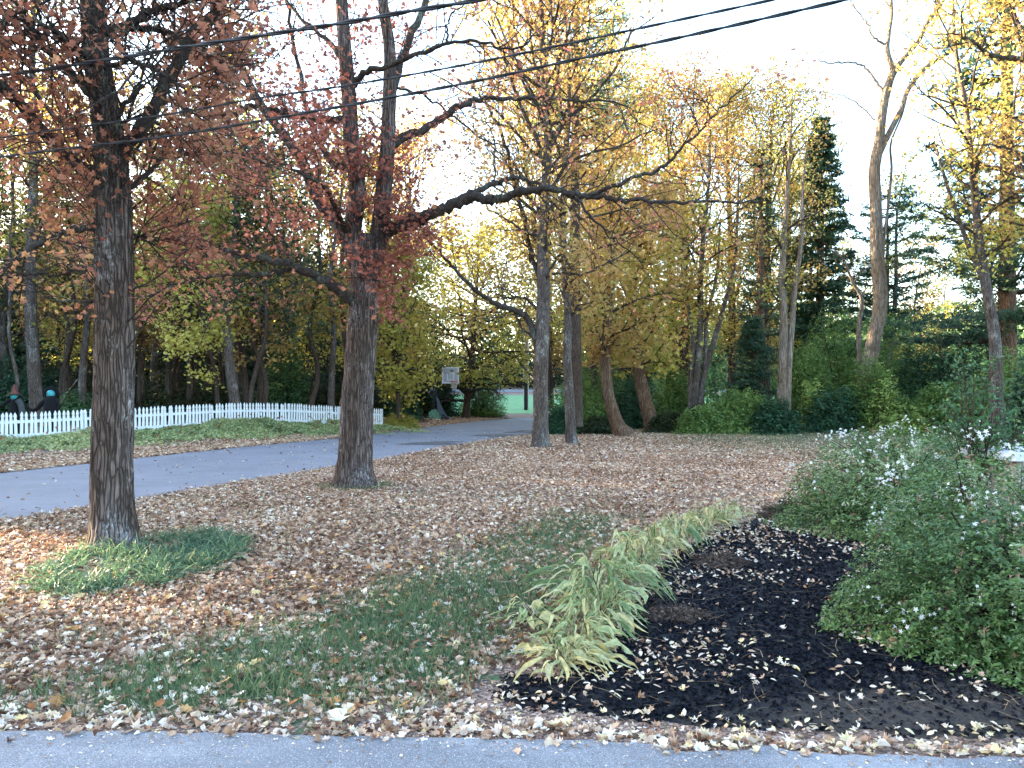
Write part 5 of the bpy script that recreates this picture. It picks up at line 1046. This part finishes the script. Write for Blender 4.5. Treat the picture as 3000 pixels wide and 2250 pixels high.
# ------------------------------------------------------------------ halloween figures
def lathe(prof, n=24, c=(0, 0, 0), sq=1.0, fold=0.0, nf=9, ph=0):
    V = []; Fc = []
    for (r, z) in prof:
        for j in range(n):
            a = 2*math.pi*j/n; q = r*(1+fold*math.sin(nf*a+ph)*(1 if r > .05 else 0)); V.append((c[0]+q*math.cos(a), c[1]+q*math.sin(a)*sq, c[2]+z))
    for i in range(len(prof)-1):
        for j in range(n): Fc.append((i*n+j, i*n+(j+1) % n, (i+1)*n+(j+1) % n, (i+1)*n+j))
    return V, Fc
def robe(root, shoulder, cloth='black_cloth', armsL=None, armsR=None, name='robe'):
    tb = Tubes(); prof = [(0, .02), (.12, .3), (.13, .6), (.15, .9), (.17, 1.15), (.2, 1.32), (.16, 1.42), (.07, 1.5)]
    P = np.array([[0, 0, z] for r, z in [(.3, .0), (.27, .3), (.24, .6), (.22, .9), (.21, 1.1), (.2, 1.25), (.15, 1.38), (.07, 1.47)]])
    def fold(P_, a): return .02*np.sin(a[None]*9+P_[:, 2:3]*3)*np.clip(1.3-P_[:, 2:3], 0, 1)
    tb.add(P, [.33, .28, .25, .22, .21, .2, .16, .06], 36, fold)
    for arm in (armsL, armsR):
        if arm: Q = catmull(arm, 6); tb.add(Q, np.interp(np.linspace(0, 1, len(Q)), [0, .3, .8, 1], [.075, .08, .06, .035]), 12)
    return tb.build(name, M[cloth], root)
Yw = 27.0
def wz(px, py): return Wp(px, py, Yw)
b2 = np.array([wz(150, 1)[0], Yw, 0]); b2[2] = Hf(*b2[:2]); b1 = np.array([wz(44, 1)[0], Yw+.1, 0]); b1[2] = Hf(*b1[:2])
lab = 'halloween figures in black robes behind the fence'
w2 = empty('halloween_figure', b2, label='black-robed figure with bright teal face and wide round black hat brim', cat='halloween figure', group=lab)
robe(w2, 1.4, armsL=[wz(140, 1170)-b2, wz(124, 1180)-b2, wz(112, 1194)-b2, wz(99, 1202)-b2, wz(82, 1197)-b2], armsR=[wz(158, 1174)-b2, wz(168, 1178)-b2, wz(171, 1195)-b2, wz(166, 1215)-b2])
hd = wz(149, 1156)-b2
V, Fc = lathe([(.002, -.16), (.06, -.15), (.115, -.08), (.135, 0), (.125, .08), (.08, .14), (.002, .165)], 20, hd); o = pym('head', V, Fc, M['teal'], w2, True)
V, Fc = lathe([(.002, -.05), (.045, -.03), (.05, .04), (.04, .1), (.002, .11)], 14, wz(149, 1170)-b2+np.array([0, -.10, -.03])); pym('beard', V, Fc, M['bone'], w2, True)
V, Fc = lathe([(.14, 0), (.265, .01), (.27, .03), (.14, .035), (.13, .12), (.09, .24), (.03, .36), (.005, .40)], 24, (0, 0, 0)); o = pym('hat', V, Fc, M['black_cloth'], w2, True); o.location = tuple(map(float, hd+np.array([0, .05, .03]))); o.rotation_euler = (rad(-68), 0, 0)
w1 = empty('halloween_figure', b1, label='black-robed figure with a green banded face and dull red hat, the leftmost behind the fence', cat='halloween figure', group=lab)
robe(w1, 1.4, armsL=[wz(36, 1170)-b1, wz(24, 1174)-b1, wz(10, 1186)-b1, wz(-12, 1192)-b1], armsR=[wz(50, 1174)-b1, wz(62, 1180)-b1, wz(72, 1192)-b1, wz(84, 1198)-b1])
hd = wz(42, 1163)-b1
V, Fc = lathe([(.002, -.14), (.08, -.1), (.12, -.03), (.13, .04), (.11, .09), (.002, .12)], 20, hd); pym('head', V, Fc, M['teal'], w1, True)
V, Fc = lathe([(.10, 0), (.24, .0), (.245, .02), (.12, .03), (.085, .14), (.05, .28), (.01, .36)], 20, hd+np.array([0, 0, .09])); pym('hat', V, Fc, M['red_cloth'], w1, True)
tb = Tubes(); tb.add(catmull([wz(58, 1172)-b1+[0, -.1, 0], wz(68, 1190)-b1+[0, -.1, 0], wz(72, 1222)-b1+[0, -.1, -.1]], 5), [.1]*11, 14); tb.build('shawl', M['grey_cloth'], w1)
tb = Tubes(); p0 = wz(176, 1180); tb.add(catmull([wz(168, 1195), p0, wz(200, 1145), wz(229, 1110)], 5)-p0, .014, 6)
o = tb.build('stick', M['bark_pale']); o.location = tuple(p0); tag(o, 'long thin pale stick held slanting by the teal-faced black-robed figure', 'stick')

# ------------------------------------------------------------------ basketball hoop
Yh = 51.0
def hz(px, py, dy=0): return Wp(px, py, Yh+dy)
bb = hz(1270, 1232); bb[2] = Hf(*bb[:2]); hoop = empty('basketball_hoop', bb, label='portable basketball hoop with clear white-framed backboard beside the road', cat='basketball hoop')
def loc(p): return np.array(p)-bb
tb = Tubes(); tb.add([loc(hz(1262, 1226, .1)), loc(hz(1290, 1085, .3))], .055, 10); tb.build('pole', M['steel_dark'], hoop)
tb = Tubes(); tb.add([loc(hz(1272, 1170, .1)), loc(hz(1292, 1085, .3))], .04, 8); tb.add([loc(hz(1276, 1150, .2)), loc(hz(1286, 1090, -.2))], .03, 8); tb.build('lift_arm', M['steel_dark'], hoop)
V, Fc = boxm((-.55, -.55, 0), (1.15, .55, .16)); V = [(x*(.82 if z > .1 else 1), y*(.8 if z > .1 else 1), z) for x, y, z in V]; pym('base', V, Fc, M['steel_dark'], hoop)
wd = [(1277, 1158), (1284, 1168), (1296, 1195), (1315, 1230), (1308, 1232), (1303, 1216), (1296, 1214), (1294, 1226), (1290, 1230), (1282, 1205)]
V = [tuple(loc(hz(*p, -.45))) for p in wd]+[tuple(loc(hz(*p, -.35))) for p in wd]; m_ = len(wd)
pym('brace_panel', V, [tuple(range(m_)), tuple(range(2*m_-1, m_-1, -1))]+[(i, i+m_, (i+1) % m_+m_, (i+1) % m_) for i in range(m_)], M['panel_grey'], hoop)
bc = loc(hz(1320, 1099.5)); hw = 25/F*Yh; hh = 24.3/F*Yh
def bx_(x0, x1, y0, y1, z0, z1): return boxm((bc[0]+x0, bc[1]+y0, bc[2]+z0), (bc[0]+x1, bc[1]+y1, bc[2]+z1))
board = pym('backboard', *bx_(-hw+.02, hw-.02, -.01, .01, -hh+.02, hh-.02), M['acrylic'], hoop)
def frame(name, x, z0, z1, tk, y, mat, parent):
    V = []; Fc = []
    for q in ((-x, x, z1-tk, z1), (-x, x, z0, z0+tk), (-x, -x+tk, z0+tk, z1-tk), (x-tk, x, z0+tk, z1-tk)):
        v, f = bx_(q[0], q[1], y-.012, y+.012, q[2], q[3]); b_ = len(V); V += v; Fc += [tuple(i+b_ for i in ff) for ff in f]
    return pym(name, V, Fc, mat, parent)
frame('border_frame', hw, -hh, hh, .095, -.02, M['white'], board); frame('target_square', .235, -hh*.62, hh*.27, .055, -.02, M['white'], board)
for s_ in (-1, 1): pym('support_bar', *bx_(s_*.19-.03, s_*.19+.03, .03, .09, hh*.27, hh*.9), M['steel_dark'], hoop)
tb = Tubes(); th = np.linspace(0, 2*math.pi, 25); rc = bc+np.array([.28, -.42, -hh*.8]); tb.add(np.stack([rc[0]+.23*np.cos(th), rc[1]+.23*np.sin(th), rc[2]+0*th], -1), .028, 8)
tb.add([bc+np.array([.1, -.02, -hh*.74]), rc+np.array([-.1, .19, 0])], .05, 6); tb.build('rim', M['orange_rim'], hoop)
tb = Tubes()
for k in range(12):
    a = k*math.pi/6
    for sg in (1, -1): tb.add(np.array([[rc[0]+(.22-.10*t)*math.cos(a+sg*t*.9), rc[1]+(.22-.10*t)*math.sin(a+sg*t*.9), rc[2]-.52*t] for t in np.linspace(0, 1, 6)]), .009, 4)
tb.build('net', M['net'], hoop)
# tarp bundle on the base
g = np.random.default_rng(4); V = []; Fc = []; c = loc(hz(1272, 1222, -.5))+bb
for i in range(8):
    for j in range(18):
        a = j*2*math.pi/18; ph = i/7*math.pi/2; q = .42*math.cos(ph)*(1+.14*g.normal()); V.append((q*math.cos(a), .6*q*math.sin(a), .55*math.sin(ph)*(1+.1*g.normal())))
for i in range(7):
    for j in range(18): Fc.append((i*18+j, i*18+(j+1) % 18, (i+1)*18+(j+1) % 18, (i+1)*18+j))
o = pym('tarp_bundle', V, Fc, M['green_tarp'], None, True); o.location = (float(c[0]), float(c[1]), .16); tag(o, 'crumpled green tarp bundle lying on the base of the basketball hoop', 'tarp')
o = pym('sandbag', *lathe([(.002, 0), (.3, .02), (.34, .07), (.22, .13), (.002, .15)], 18, (0, 0, 0), .5, .08), M['white'], None, True); q = loc(hz(1278, 1228, -1.0))+bb; o.location = (float(q[0]), float(q[1]), .02); tag(o, 'small white sandbag lying in front of the hoop base', 'sandbag')

# ------------------------------------------------------------------ utility pole
Yp = 70.0; pb = Wp(1541, 1211, Yp); pb[2] = Hf(*pb[:2]); up_ = empty('utility_pole', pb, label='wooden utility pole with a meter box and white conduit, standing on the far green lawn', cat='utility pole')
tb = Tubes(); tb.add([[0, 0, -.2], [0, 0, 2.6]], [.175, .17], 16); tb.build('pole_foot', M['pole_dark'], up_)
tb = Tubes(); tb.add([[0, 0, 2.6], [.05, 0, 9.5]], [.168, .13], 16); tb.build('pole', M['pole_wood'], up_)
tb = Tubes(); tb.add([[.19, -.1, .0], [.2, -.1, 8.5]], .045, 8); tb.build('conduit', M['metal_grey'], up_)
tb = Tubes(); tb.add([[-.19, -.08, 0.2], [-.19, -.08, 3.9]], .035, 8); tb.build('conduit', M['metal_grey'], up_)
pym('meter_box', *boxm((-.30, -.34, 2.15), (-.02, -.17, 2.75)), M['steel_dark'], up_)
pym('bracket', *boxm((-.42, -.30, 2.80), (.02, -.18, 2.92)), M['white'], up_)

# ------------------------------------------------------------------ stone pillar
px0, py0 = 4.60, 7.0; W_, D_, Hp = .95, .75, 1.06
sp = empty('stone_pillar', (px0, py0, 0), label='pale stone block pillar with a thick bluish slab cap at the far right', cat='pillar')
g = np.random.default_rng(12); V = []; Fc = []; A = []
def addb(lo, hi, bev=.012):
    x0, y0, z0 = lo; x1, y1, z1 = hi; b_ = len(V); j = lambda: g.normal()*.006
    for z in (z0, z1):
        for x, y in ((x0+bev, y0), (x1-bev, y0), (x1, y0+bev), (x1, y1-bev), (x1-bev, y1), (x0+bev, y1), (x0, y1-bev), (x0, y0+bev)): V.append((x+j(), y+j(), z+j()))
    V_in = len(V)
    Fc.append([b_+i for i in (7, 6, 5, 4, 3, 2, 1, 0)]); Fc.append([b_+8+i for i in range(8)])
    for i in range(8): Fc.append([b_+i, b_+(i+1) % 8, b_+8+(i+1) % 8, b_+8+i])
    A.extend([g.random()]*16)
z = 0.0
while z < Hp-.02:
    h_ = min(g.uniform(.09, .17), Hp-z); 
    if Hp-z-h_ < .06: h_ = Hp-z
    x = 0
    while x < W_-.01:
        w__ = g.uniform(.16, .34); w__ = W_-x if W_-x-w__ < .1 else w__
        addb((x+.006, g.uniform(-.01, .012), z+.006), (x+w__-.006, .16, z+h_-.006)); x += w__
    y = .165
    while y < D_-.01:
        w__ = g.uniform(.16, .34); w__ = D_-y if D_-y-w__ < .1 else w__
        addb((g.uniform(-.01, .012), y+.006, z+.006), (.16, y+w__-.006, z+h_-.006)); y += w__
    z += h_
me = bpy.data.meshes.new('stones'); me.from_pydata([tuple(map(float, v)) for v in V], [], Fc); me.attributes.new('r', 'FLOAT', 'POINT').data.foreach_set('value', np.array(A, np.float32)); me.materials.append(M['stone']); me.update()
o = bpy.data.objects.new('stones', me); COL.objects.link(o); o.parent = sp
pym('core', *boxm((.02, .02, 0), (W_, D_, Hp-.003)), M['mortar'], sp)
# slab cap with rough edge
th = []; 
for (xa, ya, xb, yb) in ((-.06, -.06, W_+.06, -.06), (W_+.06, -.06, W_+.06, D_+.06), (W_+.06, D_+.06, -.06, D_+.06), (-.06, D_+.06, -.06, -.06)):
    for q in range(9): t = q/9; th.append((xa+(xb-xa)*t+g.normal()*.008, ya+(yb-ya)*t+g.normal()*.008))
m_ = len(th); V = [(x, y, Hp) for x, y in th]+[(x+g.normal()*.004, y+g.normal()*.004, Hp+.035) for x, y in th]+[(x*.985+.007, y*.985+.007, Hp+.075) for x, y in th]
Fc = [tuple(range(m_-1, -1, -1)), tuple(range(2*m_, 3*m_))]+[(k*m_+i, k*m_+(i+1) % m_, (k+1)*m_+(i+1) % m_, (k+1)*m_+i) for k in range(2) for i in range(m_)]
pym('cap', V, Fc, M['cap'], sp)

# ------------------------------------------------------------------ overhead cables
def cable(pts, r, label, strands=1, tw=.5):
    P = catmull([Wp(*p) for p in pts], 24); c0 = P[0].copy(); tb = Tubes()
    L = np.concatenate([[0], np.cumsum(np.linalg.norm(np.diff(P, axis=0), axis=1))]); n = int(L[-1]/.03); s_ = np.linspace(0, L[-1], n)
    Q = np.stack([np.interp(s_, L, P[:, i]) for i in range(3)], -1)-c0
    if strands == 1: tb.add(Q[::4], r, 7)
    else:
        for k in range(strands):
            a = s_/tw*2*math.pi+k*2*math.pi/strands; tb.add(Q+np.stack([0*a, np.cos(a)*r*.5, np.sin(a)*r*.5], -1), r*.7, 6)
    o = tb.build('overhead_cable', M['black_cable']); o.location = tuple(map(float, c0)); tag(o, label, 'cable', 'overhead cables crossing the garden'); return o
cable([(-700, 300, 8.6), (0, 221, 7.4), (271, 181, 7.0), (588, 131, 6.6), (1000, 68, 6.1), (1181, 36, 5.9), (1398, 0, 5.7), (1900, -100, 5.2)], .0155, 'thickest twisted black overhead cable, the highest of the three', 2, .7)
cable([(-700, 490, 8.8), (0, 403, 7.6), (497, 334, 7.0), (746, 289, 6.7), (1000, 253, 6.4), (1407, 181, 5.9), (2000, 56, 5.3), (2400, -30, 4.9)], .0085, 'thin black overhead cable running between the other two', 2, .5)
cable([(-700, 560, 8.7), (0, 460, 7.5), (497, 398, 6.9), (1000, 312, 6.3), (1362, 244, 5.9), (1678, 176, 5.6), (2000, 108, 5.3), (2475, 0, 4.9), (2800, -75, 4.6)], .011, 'lowest black overhead cable, ending at the top edge near the bare tree', 2, .5)
print('faces', sum(len(o.data.polygons) for o in bpy.data.objects if o.type == 'MESH'), 'objs', len(bpy.data.objects))
